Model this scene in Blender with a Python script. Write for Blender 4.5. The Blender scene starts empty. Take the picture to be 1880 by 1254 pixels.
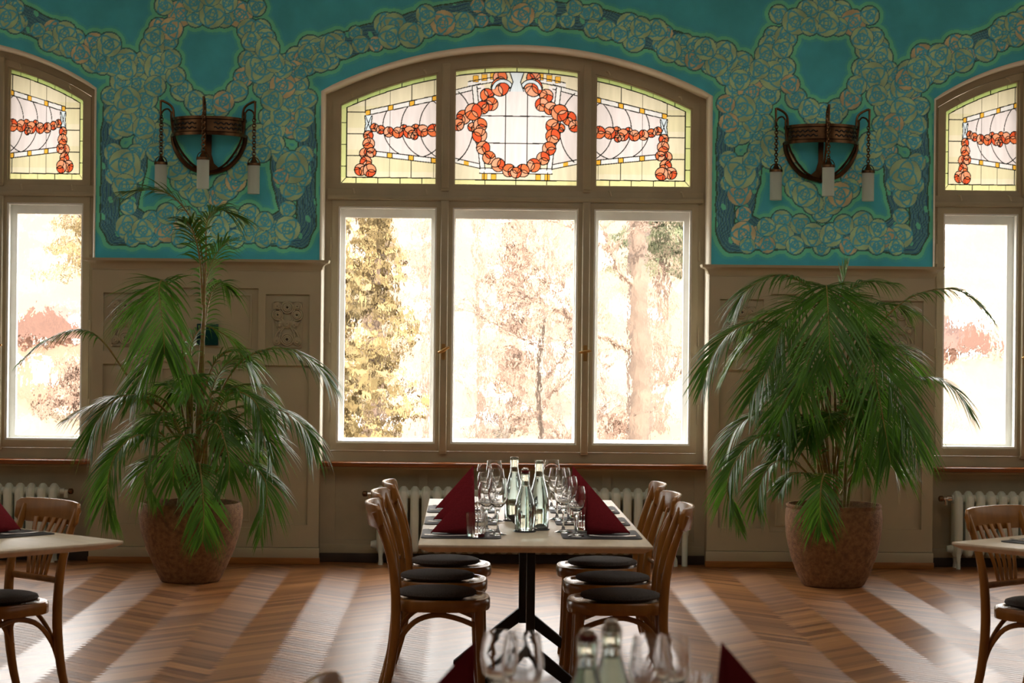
import bpy, bmesh, math, random
import numpy as np
from mathutils import Vector, Matrix
R_ = random.Random(7)
C = bpy.context.scene.collection
sc = bpy.context.scene

# ------------------------------------------------------------------ camera
CX, CZ, YAW, ROLL, FPX = -0.325, 1.5515, 0.0221, 0.0102, 3656.0
_fw = Vector((math.sin(YAW), math.cos(YAW), 0)); _rt = Vector((math.cos(YAW), -math.sin(YAW), 0)); _up = Vector((0, 0, 1))
_r = _rt*math.cos(ROLL) + _up*math.sin(ROLL); _u = -_rt*math.sin(ROLL) + _up*math.cos(ROLL)
cam = bpy.data.cameras.new('camera'); camo = bpy.data.objects.new('camera', cam); C.objects.link(camo)
camo.matrix_world = Matrix(((_r.x, _u.x, -_fw.x, CX), (_r.y, _u.y, -_fw.y, 0), (_r.z, _u.z, -_fw.z, CZ), (0, 0, 0, 1)))
cam.sensor_width = 36; cam.lens = FPX*36/1880; cam.clip_end = 400
cam.dof.use_dof = True; cam.dof.focus_distance = 11.0; cam.dof.aperture_fstop = 5.0
sc.camera = camo
# ------------------------------------------------------------------ light and exposure
vs = sc.view_settings; vs.view_transform = 'Standard'; vs.look = 'None'; vs.gamma = 1; vs.exposure = 0.35
w = bpy.data.worlds.new('sky'); sc.world = w; w.use_nodes = True
bg = w.node_tree.nodes['Background']; bg.inputs[0].default_value = (1.0, 0.97, 0.93, 1); bg.inputs[1].default_value = 8.0
def light(name, kind, loc, rot, energy, col, size=None):
    l = bpy.data.lights.new(name, kind); l.energy = energy; l.color = col
    if size: l.shape = 'RECTANGLE'; l.size, l.size_y = size
    o = bpy.data.objects.new(name, l); C.objects.link(o); o.location = loc; o.rotation_euler = rot; return o
s = light('sun', 'SUN', (0, -10, 30), (math.radians(52), 0, math.radians(12)), 19.0, (1.0, 0.93, 0.82)); s.data.angle = 0.02
light('daylight_side_windows_west', 'AREA', (-7.6, 8.5, 3.1), (0, math.radians(-90), 0), 21, (1.0, 0.93, 0.82), (2.4, 7))
light('daylight_side_windows_east', 'AREA', (7.6, 8.5, 3.1), (0, math.radians(90), 0), 25, (1.0, 0.93, 0.82), (2.4, 7))
light('back_fill', 'AREA', (0, -3.2, 2.6), (math.radians(90), 0, 0), 4, (1.0, 0.92, 0.80), (9, 2.2))  # added frontal fill from behind the camera; the wall there has no windows
light('ceiling_lamps', 'AREA', (0, 7.6, 4.5), (0, 0, 0), 66, (1.0, 0.95, 0.86), (7, 5))  # unseen overhead fill, added to brighten tabletops and floor
sc.cycles.max_bounces = 16; sc.cycles.transmission_bounces = 16; sc.cycles.diffuse_bounces = 5
sc.cycles.sample_clamp_indirect = 40.0

def at(px, py, y):                        # photograph position + distance -> point
    uu, vv = (px-940)/FPX, -(py-627)/FPX
    u = uu*math.cos(ROLL)-vv*math.sin(ROLL); v = uu*math.sin(ROLL)+vv*math.cos(ROLL)
    dx, dy = _fw.x+u*_rt.x, _fw.y+u*_rt.y; t = y/dy
    return Vector((CX+dx*t, y, CZ+v*t))

# ------------------------------------------------------------------ materials
def lin(c):
    return tuple((x/255/12.92 if x/255 <= .04045 else ((x/255+.055)/1.055)**2.4) for x in c)
def mat(name, col, rough=.5, metal=0, var=.0, scale=8, bump=0, bscale=60, spec=.5, trans=0, ior=1.45, coat=0, stretch=None, sub=None):
    m = bpy.data.materials.new(name); m.use_nodes = True; n = m.node_tree.nodes; l = m.node_tree.links
    p = n['Principled BSDF']; p.inputs['Base Color'].default_value = (*col, 1); p.inputs['Roughness'].default_value = rough
    p.inputs['Metallic'].default_value = metal; p.inputs['Specular IOR Level'].default_value = spec
    p.inputs['Transmission Weight'].default_value = trans; p.inputs['IOR'].default_value = ior; p.inputs['Coat Weight'].default_value = coat
    tc = n.new('ShaderNodeTexCoord'); src = tc.outputs['Object']
    if stretch:
        mp = n.new('ShaderNodeMapping'); mp.inputs['Scale'].default_value = stretch; l.new(src, mp.inputs[0]); src = mp.outputs[0]
    if var:
        t = n.new('ShaderNodeTexNoise'); t.inputs['Scale'].default_value = scale; t.inputs['Detail'].default_value = 5; l.new(src, t.inputs['Vector'])
        r = n.new('ShaderNodeValToRGB'); r.color_ramp.elements[0].position = .3; r.color_ramp.elements[1].position = .7
        d = sub or tuple(x*(1-var) for x in col)
        r.color_ramp.elements[0].color = (*d, 1); r.color_ramp.elements[1].color = (*(min(1, x*(1+var*.6)) for x in col), 1)
        l.new(t.outputs['Fac'], r.inputs[0]); l.new(r.outputs[0], p.inputs['Base Color'])
    if bump:
        t = n.new('ShaderNodeTexNoise'); t.inputs['Scale'].default_value = bscale; t.inputs['Detail'].default_value = 4; l.new(src, t.inputs['Vector'])
        b = n.new('ShaderNodeBump'); b.inputs['Strength'].default_value = bump; b.inputs['Distance'].default_value = .01
        l.new(t.outputs['Fac'], b.inputs['Height']); l.new(b.outputs[0], p.inputs['Normal'])
    return m
M = {}
M['cream'] = mat('cream_paint', (.54, .475, .325), .45, var=.06, scale=3, bump=.05, bscale=40)
M['cream_dark'] = mat('aged_cream_paint', (.47, .415, .28), .45, var=.10, scale=5)
M['white'] = mat('white_paint', (.88, .88, .83), .4, var=.05, scale=9)
M['plaster'] = mat('pale_plaster', (.84, .80, .66), .7, var=.05, scale=6)
M['wall'] = mat('plain_plaster', (.55, .50, .42), .8, var=.05)
M['ceil'] = mat('ceiling_plaster', (.8, .77, .70), .9)
M['sill'] = mat('varnished_brown_wood', (.27, .085, .022), .28, var=.3, scale=6, stretch=(1, 8, 8), coat=.3)
M['oak'] = mat('orange_oak_strip', (.38, .15, .035), .35, var=.25, scale=5, stretch=(1, 8, 8))
M['darkbase'] = mat('dark_baseboard', (.06, .04, .03), .5, var=.2)
M['chair'] = mat('varnished_beech', (.32, .135, .026), .27, var=.22, scale=7, stretch=(3, 3, 1), coat=.1)
M['felt'] = mat('dark_felt', (.085, .075, .068), .95, var=.35, scale=160, bump=.25, bscale=200, spec=.15)
M['tabletop'] = mat('pale_oak_top', (.74, .63, .46), .5, var=.12, scale=4, stretch=(8, 1, 8), coat=1)
M['tabletop'].node_tree.nodes['Principled BSDF'].inputs['Coat Roughness'].default_value = .48
M['blackmetal'] = mat('black_steel', (.012, .012, .013), .42)
M['slate'] = mat('dark_mat', (.035, .035, .04), .55, var=.2, scale=80)
M['napkin'] = mat('wine_red_paper', (.20, .012, .019), .85, var=.12, scale=120, bump=.15, bscale=220, spec=.2)
M['steel'] = mat('steel', (.72, .70, .66), .16, metal=1)
M['brass'] = mat('brass', (.60, .38, .14), .3, metal=1, var=.2)
M['bronze'] = mat('aged_bronze', (.15, .078, .034), .27, metal=.9, var=.5, scale=14)
M['radiator'] = mat('radiator_enamel', (.74, .79, .70), .3, var=.06, scale=6)
M['terracotta'] = mat('rough_brown_clay', (.29, .145, .058), .85, var=.5, scale=34, bump=1, bscale=150, sub=(.17, .080, .032))
M['soil'] = mat('soil', (.03, .02, .013), .95, var=.4, scale=30, bump=.8, bscale=40)
M['cane'] = mat('palm_cane', (.25, .24, .06), .5, var=.45, scale=14, stretch=(1, 1, 4), sub=(.28, .13, .04))
M['tile'] = mat('dark_teal_glaze', (.004, .055, .06), .15, var=.4, scale=10)
M['red'] = mat('red_rubber', (.25, .01, .015), .5)
M['bark'] = mat('bark', (.105, .07, .05), .9, var=.4, scale=6)
M['twig'] = mat('bare_twigs', (.20, .13, .095), .9, var=.4, scale=2)
M['larch'] = mat('yellow_needles', (.14, .098, .038), .9, var=.45, scale=1.3)
M['fir'] = mat('green_needles', (.055, .062, .028), .9, var=.5, scale=1.5)
M['roof'] = mat('brown_roof', (.07, .032, .021), .8, var=.3)
M['housewall'] = mat('pink_render', (.16, .083, .055), .9, var=.2)
M['snow'] = mat('snow', (.92, .92, .92), .8)
def glassmat(name, col, ior=1.45, rough=0.0):
    m = mat(name, col, rough, trans=1, ior=ior); return m
M['glass'] = glassmat('clear_glass', (1, 1, 1))
M['bottleglass'] = glassmat('bottle_glass', (.90, .97, .95))
M['water'] = glassmat('water', (.93, .98, .96), 1.33)
# old wavy window glass
def window_glass():
    m = bpy.data.materials.new('wavy_old_glass'); m.use_nodes = True; n = m.node_tree.nodes; l = m.node_tree.links
    n.remove(n['Principled BSDF']); o = n['Material Output']
    tc = n.new('ShaderNodeTexCoord'); mp = n.new('ShaderNodeMapping'); mp.inputs['Scale'].default_value = (1, 1, .6); l.new(tc.outputs['Object'], mp.inputs[0])
    t = n.new('ShaderNodeTexNoise'); t.inputs['Scale'].default_value = 11; t.inputs['Detail'].default_value = 3.5; l.new(mp.outputs[0], t.inputs['Vector'])
    b = n.new('ShaderNodeBump'); b.inputs['Strength'].default_value = 1; b.inputs['Distance'].default_value = .012; l.new(t.outputs['Fac'], b.inputs['Height'])
    r = n.new('ShaderNodeBsdfRefraction'); r.inputs['IOR'].default_value = 1.06; r.inputs['Roughness'].default_value = 0; l.new(b.outputs[0], r.inputs['Normal'])
    g = n.new('ShaderNodeBsdfGlossy'); g.inputs['Roughness'].default_value = .05
    mx = n.new('ShaderNodeMixShader'); mx.inputs[0].default_value = .04; l.new(r.outputs[0], mx.inputs[1]); l.new(g.outputs[0], mx.inputs[2]); l.new(mx.outputs[0], o.inputs[0])
    return m
M['pane'] = window_glass()
def stained():
    m = bpy.data.materials.new('stained_glass'); m.use_nodes = True; n = m.node_tree.nodes; l = m.node_tree.links
    n.remove(n['Principled BSDF']); o = n['Material Output']
    a = n.new('ShaderNodeAttribute'); a.attribute_name = 'col'
    tc = n.new('ShaderNodeTexCoord'); mp = n.new('ShaderNodeMapping'); mp.inputs['Scale'].default_value = (1, 1, .15); l.new(tc.outputs['Object'], mp.inputs[0])
    t = n.new('ShaderNodeTexNoise'); t.inputs['Scale'].default_value = 30; l.new(mp.outputs[0], t.inputs['Vector'])
    mr = n.new('ShaderNodeMapRange'); mr.inputs[1].default_value = .3; mr.inputs[2].default_value = .7; mr.inputs[3].default_value = .225; mr.inputs[4].default_value = .26; l.new(t.outputs['Fac'], mr.inputs[0])
    mu = n.new('ShaderNodeMix'); mu.data_type = 'RGBA'; mu.blend_type = 'MULTIPLY'; mu.inputs[0].default_value = 1
    l.new(a.outputs['Color'], mu.inputs[6]); l.new(mr.outputs[0], mu.inputs[7])
    tr = n.new('ShaderNodeBsdfTranslucent'); l.new(mu.outputs[2], tr.inputs[0])
    d = n.new('ShaderNodeBsdfGlossy'); d.inputs['Roughness'].default_value = .15
    mx = n.new('ShaderNodeMixShader'); mx.inputs[0].default_value = .03; l.new(tr.outputs[0], mx.inputs[1]); l.new(d.outputs[0], mx.inputs[2]); l.new(mx.outputs[0], o.inputs[0])
    return m
M['stained'] = stained()
def frosted():
    m = bpy.data.materials.new('frosted_glass'); m.use_nodes = True; n = m.node_tree.nodes; l = m.node_tree.links
    p = n['Principled BSDF']; p.inputs['Base Color'].default_value = (.90, .95, .90, 1); p.inputs['Roughness'].default_value = .45
    t = n.new('ShaderNodeBsdfTranslucent'); t.inputs[0].default_value = (.92, .97, .92, 1)
    mx = n.new('ShaderNodeMixShader'); mx.inputs[0].default_value = .55; l.new(p.outputs[0], mx.inputs[1]); l.new(t.outputs[0], mx.inputs[2]); l.new(mx.outputs[0], n['Material Output'].inputs[0])
    return m
M['frosted'] = frosted()
def leafmat(name, col, tcol):
    m = mat(name, col, .33, var=.35, scale=5); n = m.node_tree.nodes; l = m.node_tree.links
    p = n['Principled BSDF']; t = n.new('ShaderNodeBsdfTranslucent'); t.inputs[0].default_value = (*tcol, 1)
    mx = n.new('ShaderNodeMixShader'); mx.inputs[0].default_value = .3; l.new(p.outputs[0], mx.inputs[1]); l.new(t.outputs[0], mx.inputs[2]); l.new(mx.outputs[0], n['Material Output'].inputs[0])
    return m
M['leaf'] = leafmat('palm_leaf', (.06, .165, .022), (.17, .40, .03))
M['leaf_light'] = leafmat('light_palm_leaf', (.08, .20, .025), (.22, .42, .04))
M['leaf_yellow'] = leafmat('yellowing_palm_leaf', (.22, .20, .03), (.35, .3, .03))
def mural_mat():
    m = mat('painted_mural', (.1, .3, .3), .75, bump=.12, bscale=150); n = m.node_tree.nodes; l = m.node_tree.links
    a = n.new('ShaderNodeAttribute'); a.attribute_name = 'col'
    tc = n.new('ShaderNodeTexCoord'); t = n.new('ShaderNodeTexNoise'); t.inputs['Scale'].default_value = 4; t.inputs['Detail'].default_value = 8; l.new(tc.outputs['Object'], t.inputs['Vector'])
    mr = n.new('ShaderNodeMapRange'); mr.inputs[1].default_value = .3; mr.inputs[2].default_value = .7; mr.inputs[3].default_value = .85; mr.inputs[4].default_value = 1.12; l.new(t.outputs['Fac'], mr.inputs[0])
    mu = n.new('ShaderNodeMix'); mu.data_type = 'RGBA'; mu.blend_type = 'MULTIPLY'; mu.inputs[0].default_value = 1
    l.new(a.outputs['Color'], mu.inputs[6]); l.new(mr.outputs[0], mu.inputs[7]); l.new(mu.outputs[2], n['Principled BSDF'].inputs['Base Color'])
    return m
M['mural'] = mural_mat()
def parquet():
    m = bpy.data.materials.new('herringbone_parquet'); m.use_nodes = True; n = m.node_tree.nodes; l = m.node_tree.links
    p = n['Principled BSDF']; p.inputs['Roughness'].default_value = .36; p.inputs['Specular IOR Level'].default_value = .62; p.inputs['Coat Weight'].default_value = .0; p.inputs['Coat Roughness'].default_value = .28; p.inputs['Anisotropic'].default_value = .6; p.inputs['Anisotropic Rotation'].default_value = 0
    tg = n.new('ShaderNodeTangent'); tg.direction_type = 'UV_MAP'; tg.uv_map = 'grain'; l.new(tg.outputs[0], p.inputs['Tangent'])
    uv = n.new('ShaderNodeUVMap'); uv.uv_map = 'grain'; at_ = n.new('ShaderNodeAttribute'); at_.attribute_name = 'plank'
    mp = n.new('ShaderNodeMapping'); mp.inputs['Scale'].default_value = (5, 90, 1); l.new(uv.outputs[0], mp.inputs[0])
    t = n.new('ShaderNodeTexNoise'); t.inputs['Scale'].default_value = 1; t.inputs['Detail'].default_value = 4; l.new(mp.outputs[0], t.inputs['Vector'])
    ad = n.new('ShaderNodeMath'); ad.operation = 'MULTIPLY_ADD'; ad.inputs[1].default_value = .55; ad.inputs[2].default_value = -.1
    l.new(t.outputs['Fac'], ad.inputs[0]); a2 = n.new('ShaderNodeMath'); a2.operation = 'MULTIPLY_ADD'; a2.inputs[1].default_value = .55; l.new(at_.outputs['Fac'], a2.inputs[0]); l.new(ad.outputs[0], a2.inputs[2])
    r = n.new('ShaderNodeValToRGB'); e = r.color_ramp.elements
    e[0].position = .15; e[0].color = (.17, .060, .018, 1); e[1].position = .8; e[1].color = (.48, .215, .075, 1)
    l.new(a2.outputs[0], r.inputs[0]); l.new(r.outputs[0], p.inputs['Base Color'])
    gs = n.new('ShaderNodeAttribute'); gs.attribute_name = 'grain_side'; mg = n.new('ShaderNodeMapRange'); mg.inputs[3].default_value = .36; mg.inputs[4].default_value = .45; l.new(gs.outputs['Fac'], mg.inputs[0]); l.new(mg.outputs[0], p.inputs['Roughness'])
    b = n.new('ShaderNodeBump'); b.inputs['Strength'].default_value = .2; b.inputs['Distance'].default_value = .001; l.new(t.outputs['Fac'], b.inputs['Height']); l.new(b.outputs[0], p.inputs['Normal'])
    return m
M['parquet'] = parquet()
def terrain_mat():
    m = mat('snow_and_dry_grass', (.9, .9, .9), .9); n = m.node_tree.nodes; l = m.node_tree.links
    tc = n.new('ShaderNodeTexCoord'); t = n.new('ShaderNodeTexNoise'); t.inputs['Scale'].default_value = .45; t.inputs['Detail'].default_value = 10; t.inputs['Roughness'].default_value = .68; l.new(tc.outputs['Object'], t.inputs['Vector'])
    r = n.new('ShaderNodeValToRGB'); e = r.color_ramp.elements; e[0].position = .37; e[0].color = (.85, .84, .83, 1); e[1].position = .41; e[1].color = (.095, .06, .042, 1)
    x = e.new(.56); x.color = (.09, .066, .038, 1)
    l.new(t.outputs['Fac'], r.inputs[0]); l.new(r.outputs[0], n['Principled BSDF'].inputs['Base Color'])
    return m
M['terrain'] = terrain_mat()

# ------------------------------------------------------------------ mesh helpers
class MB:
    def __init__(s): s.v = []; s.f = []; s.m = []
    def add(s, vs_, fs, mi=0):
        k = len(s.v); s.v += [tuple(x) for x in vs_]; s.f += [tuple(i+k for i in f) for f in fs]; s.m += [mi]*len(fs); return s
    def box(s, x0, x1, y0, y1, z0, z1, mi=0):
        return s.add([(x0,y0,z0),(x1,y0,z0),(x1,y1,z0),(x0,y1,z0),(x0,y0,z1),(x1,y0,z1),(x1,y1,z1),(x0,y1,z1)],
                     [(0,3,2,1),(4,5,6,7),(0,1,5,4),(1,2,6,5),(2,3,7,6),(3,0,4,7)], mi)
    def tube(s, pts, rad, n=10, mi=0, cap=True, ell=None):
        pts = [Vector(p) for p in pts]; N = len(pts)
        rad = rad if isinstance(rad, (list, tuple)) else [rad]*N
        vs_ = []; ref = None
        for i, p in enumerate(pts):
            t = (pts[min(i+1, N-1)]-pts[max(i-1, 0)]).normalized()
            if ref is None: ref = Vector((0, 0, 1)) if abs(t.z) < .9 else Vector((1, 0, 0))
            a = (ref-t*ref.dot(t)).normalized(); ref = a; b = t.cross(a)
            e = ell or (1, 1)
            for k in range(n):
                q = 2*math.pi*k/n; vs_.append(p+(a*math.cos(q)*e[0]+b*math.sin(q)*e[1])*rad[i])
        fs = [(i*n+k, i*n+(k+1) % n, (i+1)*n+(k+1) % n, (i+1)*n+k) for i in range(N-1) for k in range(n)]
        if cap: fs += [tuple(range(n-1, -1, -1)), tuple(range((N-1)*n, N*n))]
        return s.add(vs_, fs, mi)
    def lathe(s, prof, n=32, cx=0, cy=0, cz=0, mi=0, close=False, flute=None):
        vs_ = []; N = len(prof)
        for (r, z) in prof:
            for k in range(n):
                q = 2*math.pi*k/n; rr = r if not flute else r*flute(q, z)
                vs_.append((cx+rr*math.cos(q), cy+rr*math.sin(q), cz+z))
        M_ = N if close else N-1
        fs = [(i*n+k, i*n+(k+1) % n, ((i+1) % N)*n+(k+1) % n, ((i+1) % N)*n+k) for i in range(M_) for k in range(n)]
        if not close:
            if prof[0][0] > 1e-6: fs.append(tuple(range(n-1, -1, -1)))
            if prof[-1][0] > 1e-6: fs.append(tuple(range((N-1)*n, N*n)))
        return s.add(vs_, fs, mi)
    def prism(s, poly, y0, y1, mi=0):               # outline in x,z extruded along y
        n = len(poly); vs_ = [(x, y0, z) for x, z in poly]+[(x, y1, z) for x, z in poly]
        return s.add(vs_, [tuple(range(n-1, -1, -1)), tuple(range(n, 2*n))]+[(i, (i+1) % n, (i+1) % n+n, i+n) for i in range(n)], mi)
    def slab(s, poly, z0, z1, mi=0):                # outline in x,y extruded along z
        n = len(poly); vs_ = [(x, y, z0) for x, y in poly]+[(x, y, z1) for x, y in poly]
        return s.add(vs_, [tuple(range(n-1, -1, -1)), tuple(range(n, 2*n))]+[(i, (i+1) % n, (i+1) % n+n, i+n) for i in range(n)], mi)
    def ring(s, outer, inner, y0, y1, mi=0):        # frame between two outlines with equal point counts
        n = len(outer); vs_ = [(x, y, z) for y in (y0, y1) for o in (outer, inner) for x, z in o]
        fs = []
        for i in range(n):
            j = (i+1) % n
            fs += [(i, j, n+j, n+i), (2*n+j, 2*n+i, 3*n+i, 3*n+j), (j, i, 2*n+i, 2*n+j), (n+i, n+j, 3*n+j, 3*n+i)]
        return s.add(vs_, fs, mi)
    def build(s, name, mats, parent=None, bevel=0, seg=2, smooth=40, loc=None, rot=None):
        me = bpy.data.meshes.new(name); me.from_pydata(s.v, [], s.f)
        mats = mats if isinstance(mats, (list, tuple)) else [mats]
        for m in mats: me.materials.append(m)
        me.polygons.foreach_set('material_index', s.m)
        bm = bmesh.new(); bm.from_mesh(me); bmesh.ops.remove_doubles(bm, verts=bm.verts, dist=1e-6); bmesh.ops.recalc_face_normals(bm, faces=bm.faces)
        if bevel:
            es = [e for e in bm.edges if len(e.link_faces) == 2 and e.calc_face_angle(0) > .5]
            bmesh.ops.bevel(bm, geom=es, offset=bevel, segments=seg, profile=.5, affect='EDGES', clamp_overlap=True)
        bm.to_mesh(me); bm.free()
        if smooth:
            me.polygons.foreach_set('use_smooth', [True]*len(me.polygons)); me.set_sharp_from_angle(angle=math.radians(smooth))
        o = bpy.data.objects.new(name, me); C.objects.link(o)
        if parent: o.parent = parent
        if loc: o.location = loc
        if rot: o.rotation_euler = rot
        return o
def tag(o, label, cat, group=None, kind=None):
    o['label'] = label; o['category'] = cat
    if group: o['group'] = group
    if kind: o['kind'] = kind
    return o
def thing(name, label, cat, loc=(0, 0, 0), rz=0, group=None, kind=None):
    o = bpy.data.objects.new(name, None); o.empty_display_size = .1; C.objects.link(o); o.location = loc; o.rotation_euler = (0, 0, rz)
    return tag(o, label, cat, group, kind)
def struct(o, label):
    o['kind'] = 'structure'; o['label'] = label; o['category'] = o.name.split('.')[0].split('_')[0]; return o
def kids(o): return [c for c in bpy.data.objects if c.parent == o]
def dup(root, loc, rz, label, group=None):
    def rec(o, par):
        c = o.copy(); C.objects.link(c)
        if par: c.parent = par
        for ch in tree[o.name]: rec(ch, c)
        return c
    tree = {}
    def scan(o):
        tree[o.name] = kids(o)
        for ch in tree[o.name]: scan(ch)
    scan(root); r = rec(root, None); r.location = loc; r.rotation_euler = (0, 0, rz); r['label'] = label
    if group: r['group'] = group
    return r
def spline(pts, n):
    pts = [Vector(p) for p in pts]; P = [pts[0]*2-pts[1]]+pts+[pts[-1]*2-pts[-2]]; out = []
    S = len(pts)-1
    for i in range(n+1):
        t = i/n*S; k = min(int(t), S-1); u = t-k; a, b, c, d = P[k:k+4]
        out.append(.5*((2*b)+(c-a)*u+(2*a-5*b+4*c-d)*u*u+(3*b-a-3*c+d)*u**3))
    return out

# ------------------------------------------------------------------ room shell
D = 13.8                                            # inner face of the window wall
A, BAY, SPR = 1.347, 2.911, 3.269                   # half opening, outer edge of a bay, springing
WIN = [('window_1', 0.0, 1.347, (-1.24, -.553, -.44, .44, .553, 1.24)),
       ('window_2', -4.0, 1.089, (-.98, -.45, -.35, .35, .45, .98)),
       ('window_3', 4.0, 1.089, (-.98, -.45, -.35, .35, .45, .98))]
APEX = 3.597
def arc(a):
    rise = APEX-SPR; R = (a*a+rise*rise)/(2*rise); zc = APEX-R
    return lambda x, d=0: zc+math.sqrt(max(0, (R-d)**2-x*x))
mb = MB(); mb.box(-8, 8, -4, 14.3, -.2, -.004)
L_, W_ = .35, .05; n_ = 7
rot45 = math.sqrt(.5)
verts = []; faces = []; uvs = []; pl = []; sd = []
for j in range(-230, 400):
    for k in range(-32, 32):
        for kind in (0, 1):
            if kind == 0: x0, x1, y0, y1 = j+2*n_*k, j+2*n_*k+n_, j, j+1
            else: x0, x1, y0, y1 = j, j+1, j-2*n_+1+2*n_*k, j-n_+1+2*n_*k
            g = .012
            q = [(x0+g, y0+g), (x1-g, y0+g), (x1-g, y1-g), (x0+g, y1-g)]
            q = [((x-y)*rot45*W_, (x+y)*rot45*W_) for x, y in q]
            cx_ = sum(p[0] for p in q)/4; cy_ = sum(p[1] for p in q)/4
            if not (-5.5 < cx_ < 5.5 and 2.5 < cy_ < 13.93): continue
            b = len(verts); tl = .0008; hh = (0, 0, tl, tl) if kind == 0 else (tl, 0, 0, tl); verts += [(x, y, z-.0008) for (x, y), z in zip(q, hh)]; faces.append((b, b+1, b+2, b+3))
            o_ = R_.random()*50
            lo = [(0+o_, 0+o_), (L_+o_, o_), (L_+o_, W_+o_), (o_, W_+o_)] if kind == 0 else [(o_, W_+o_), (o_, o_), (L_+o_, o_), (L_+o_, W_+o_)]
            uvs += lo; pl += [R_.random()]*4; sd += [float(kind)]*4
nb = len(mb.v); me = bpy.data.meshes.new('floor')
me.from_pydata(mb.v+verts, [], mb.f+[tuple(i+nb for i in f) for f in faces])
me.materials.append(M['parquet']); uvl = me.uv_layers.new(name='grain')
loops = [(v[0], v[1]) for f in mb.f for v in [mb.v[i] for i in f]]+uvs
uvl.data.foreach_set('uv', [c for p in loops for c in p])
a_ = me.attributes.new('plank', 'FLOAT', 'POINT'); a_.data.foreach_set('value', [.5]*nb+pl)
a_ = me.attributes.new('grain_side', 'FLOAT', 'POINT'); a_.data.foreach_set('value', [.5]*nb+sd)
o = bpy.data.objects.new('floor', me); C.objects.link(o); struct(o, 'brown herringbone parquet floor')
struct(MB().box(-8, 8, -4, 14.3, 4.6, 4.75).build('ceiling', M['ceil']), 'plain pale ceiling')
struct(MB().box(-8.2, -8, -4, 14.3, -.2, 4.75).build('wall_left', M['wall']), 'plain side wall on the left')
struct(MB().box(8, 8.2, -4, 14.3, -.2, 4.75).build('wall_right', M['wall']), 'plain side wall on the right')
struct(MB().box(-8.2, 8.2, -4.2, -4, -.2, 4.75).build('wall_back', M['wall']), 'plain wall behind the camera')

# ---- painted mural on the window wall, computed as colours on a fine grid of the wall's own surface
ST = .005; X0, X1, Z0, Z1 = -5.125, 5.125, 2.097, 4.12
nx, nz = int((X1-X0)/ST)+1, int((Z1-Z0)/ST)+1
gx = np.linspace(X0, X1, nx); gz = np.linspace(Z0, Z1, nz); GX, GZ = np.meshgrid(gx, gz)
K_TEAL, K_HALO, K_HALO2, K_DARK, K_STEM, K_STEML, K_ROSE, K_PINK, K_LINE = [np.array(lin(c))*2.6 for c in
    ((56, 138, 150), (84, 160, 136), (62, 144, 146), (50, 76, 60), (74, 124, 134), (46, 84, 108), (134, 160, 128), (172, 144, 112), (66, 142, 156))]
roses = []; stems = []
HALF = [(1010,75,60),(930,90,42),(860,70,60),(780,35,42),(920,15,48),(1000,-20,52),(815,145,52),(757,140,44),(735,185,46),(725,235,55),(800,200,45),(815,290,45),(760,330,68),
 (690,300,46),(838,372,44),(868,438,48),(932,490,48),(945,524,38),(1000,505,42),(545,285,50),(600,340,50),(520,225,55),(450,215,45),(480,275,50),(580,400,50),(650,410,60),(610,490,62),
 (700,480,50),(545,560,45),(600,600,60),(660,555,48),(690,620,52),(765,660,62),(685,690,44),(545,740,42),(600,800,74),(655,740,40),(550,850,40),(600,900,56),(655,845,36),
 (745,735,40),(810,745,54),(850,810,58),(870,870,48),(915,900,58),(955,945,48),(1000,985,48),(620,1000,36),(620,1095,58),(690,1110,52),(640,1150,36),(730,1060,42),(805,1030,48),
 (805,1105,58),(870,1145,42),(895,1045,46),(955,1095,54),(1000,1150,40),(720,560,40),(740,420,48),(560,640,36),(735,1145,38),(530,470,42),(650,330,44)]
def bay_pt(x, y, s): return (s*2.129+(x-1000)/2.613/265, 3.896-y/2.613/265)
for s_ in (-1, 1):
    for (x, y, r) in HALF:
        for mx in ((x,) if abs(x-1000) < 12 else (x, 2000-x)):
            p = bay_pt(mx, y, s_); roses.append((p[0], p[1], r/2.613/265*1.04))
    for q in (-1, 1):
        stems.append(([bay_pt(1000+q*v[0], v[1], s_) for v in ((455, 470), (470, 700), (465, 900), (470, 1080), (440, 1140), (200, 1120), (0, 1110))], .062))
        stems.append(([bay_pt(1000+q*v[0], v[1], s_) for v in ((310, 680), (330, 850), (370, 1020), (300, 1060))], .035))
rr = random.Random(3)
for s_ in (-1, 1):
    for path in ([(0, 3.842), (.45, 3.80), (.92, 3.68), (1.3, 3.55), (1.56, 3.43)], [(5.4, 3.38), (5.18, 3.46), (4.88, 3.60), (4.58, 3.745), (4.4, 3.82), (4.0, 3.87), (3.6, 3.82), (3.42, 3.745), (3.12, 3.60), (2.82, 3.46), (2.66, 3.38)]):
        pts = [Vector((x*s_, 0, z)) for x, z in path]; N_ = 60 if len(path) < 6 else 110; S = spline(pts, N_); stems.append(([(p.x, p.z) for p in S[::3]], .085))
        for i in range(0, N_+1, 3):
            p = S[i]; t = (S[min(N_, i+1)]-S[max(0, i-1)]).normalized(); nrm = Vector((-t.z, 0, t.x))
            for o_ in (-1, 1):
                if rr.random() < .80:
                    q = p+nrm*o_*rr.uniform(.025, .065)+t*rr.uniform(-.03, .03); roses.append((q.x, q.z, rr.uniform(.045, .088)))
DR = np.full(GX.shape, 9.0); DS = np.full(GX.shape, 9.0); DC = np.zeros(GX.shape)
def win_(x0, x1, z0, z1):
    return (slice(max(0, int((z0-Z0)/ST)), max(0, min(nz, int((z1-Z0)/ST)+2))), slice(max(0, int((x0-X0)/ST)), max(0, min(nx, int((x1-X0)/ST)+2))))
for (x, z, r) in roses:
    sl = win_(x-r-.12, x+r+.12, z-r-.12, z+r+.12); DR[sl] = np.minimum(DR[sl], np.hypot(GX[sl]-x, GZ[sl]-z)-r)
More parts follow.
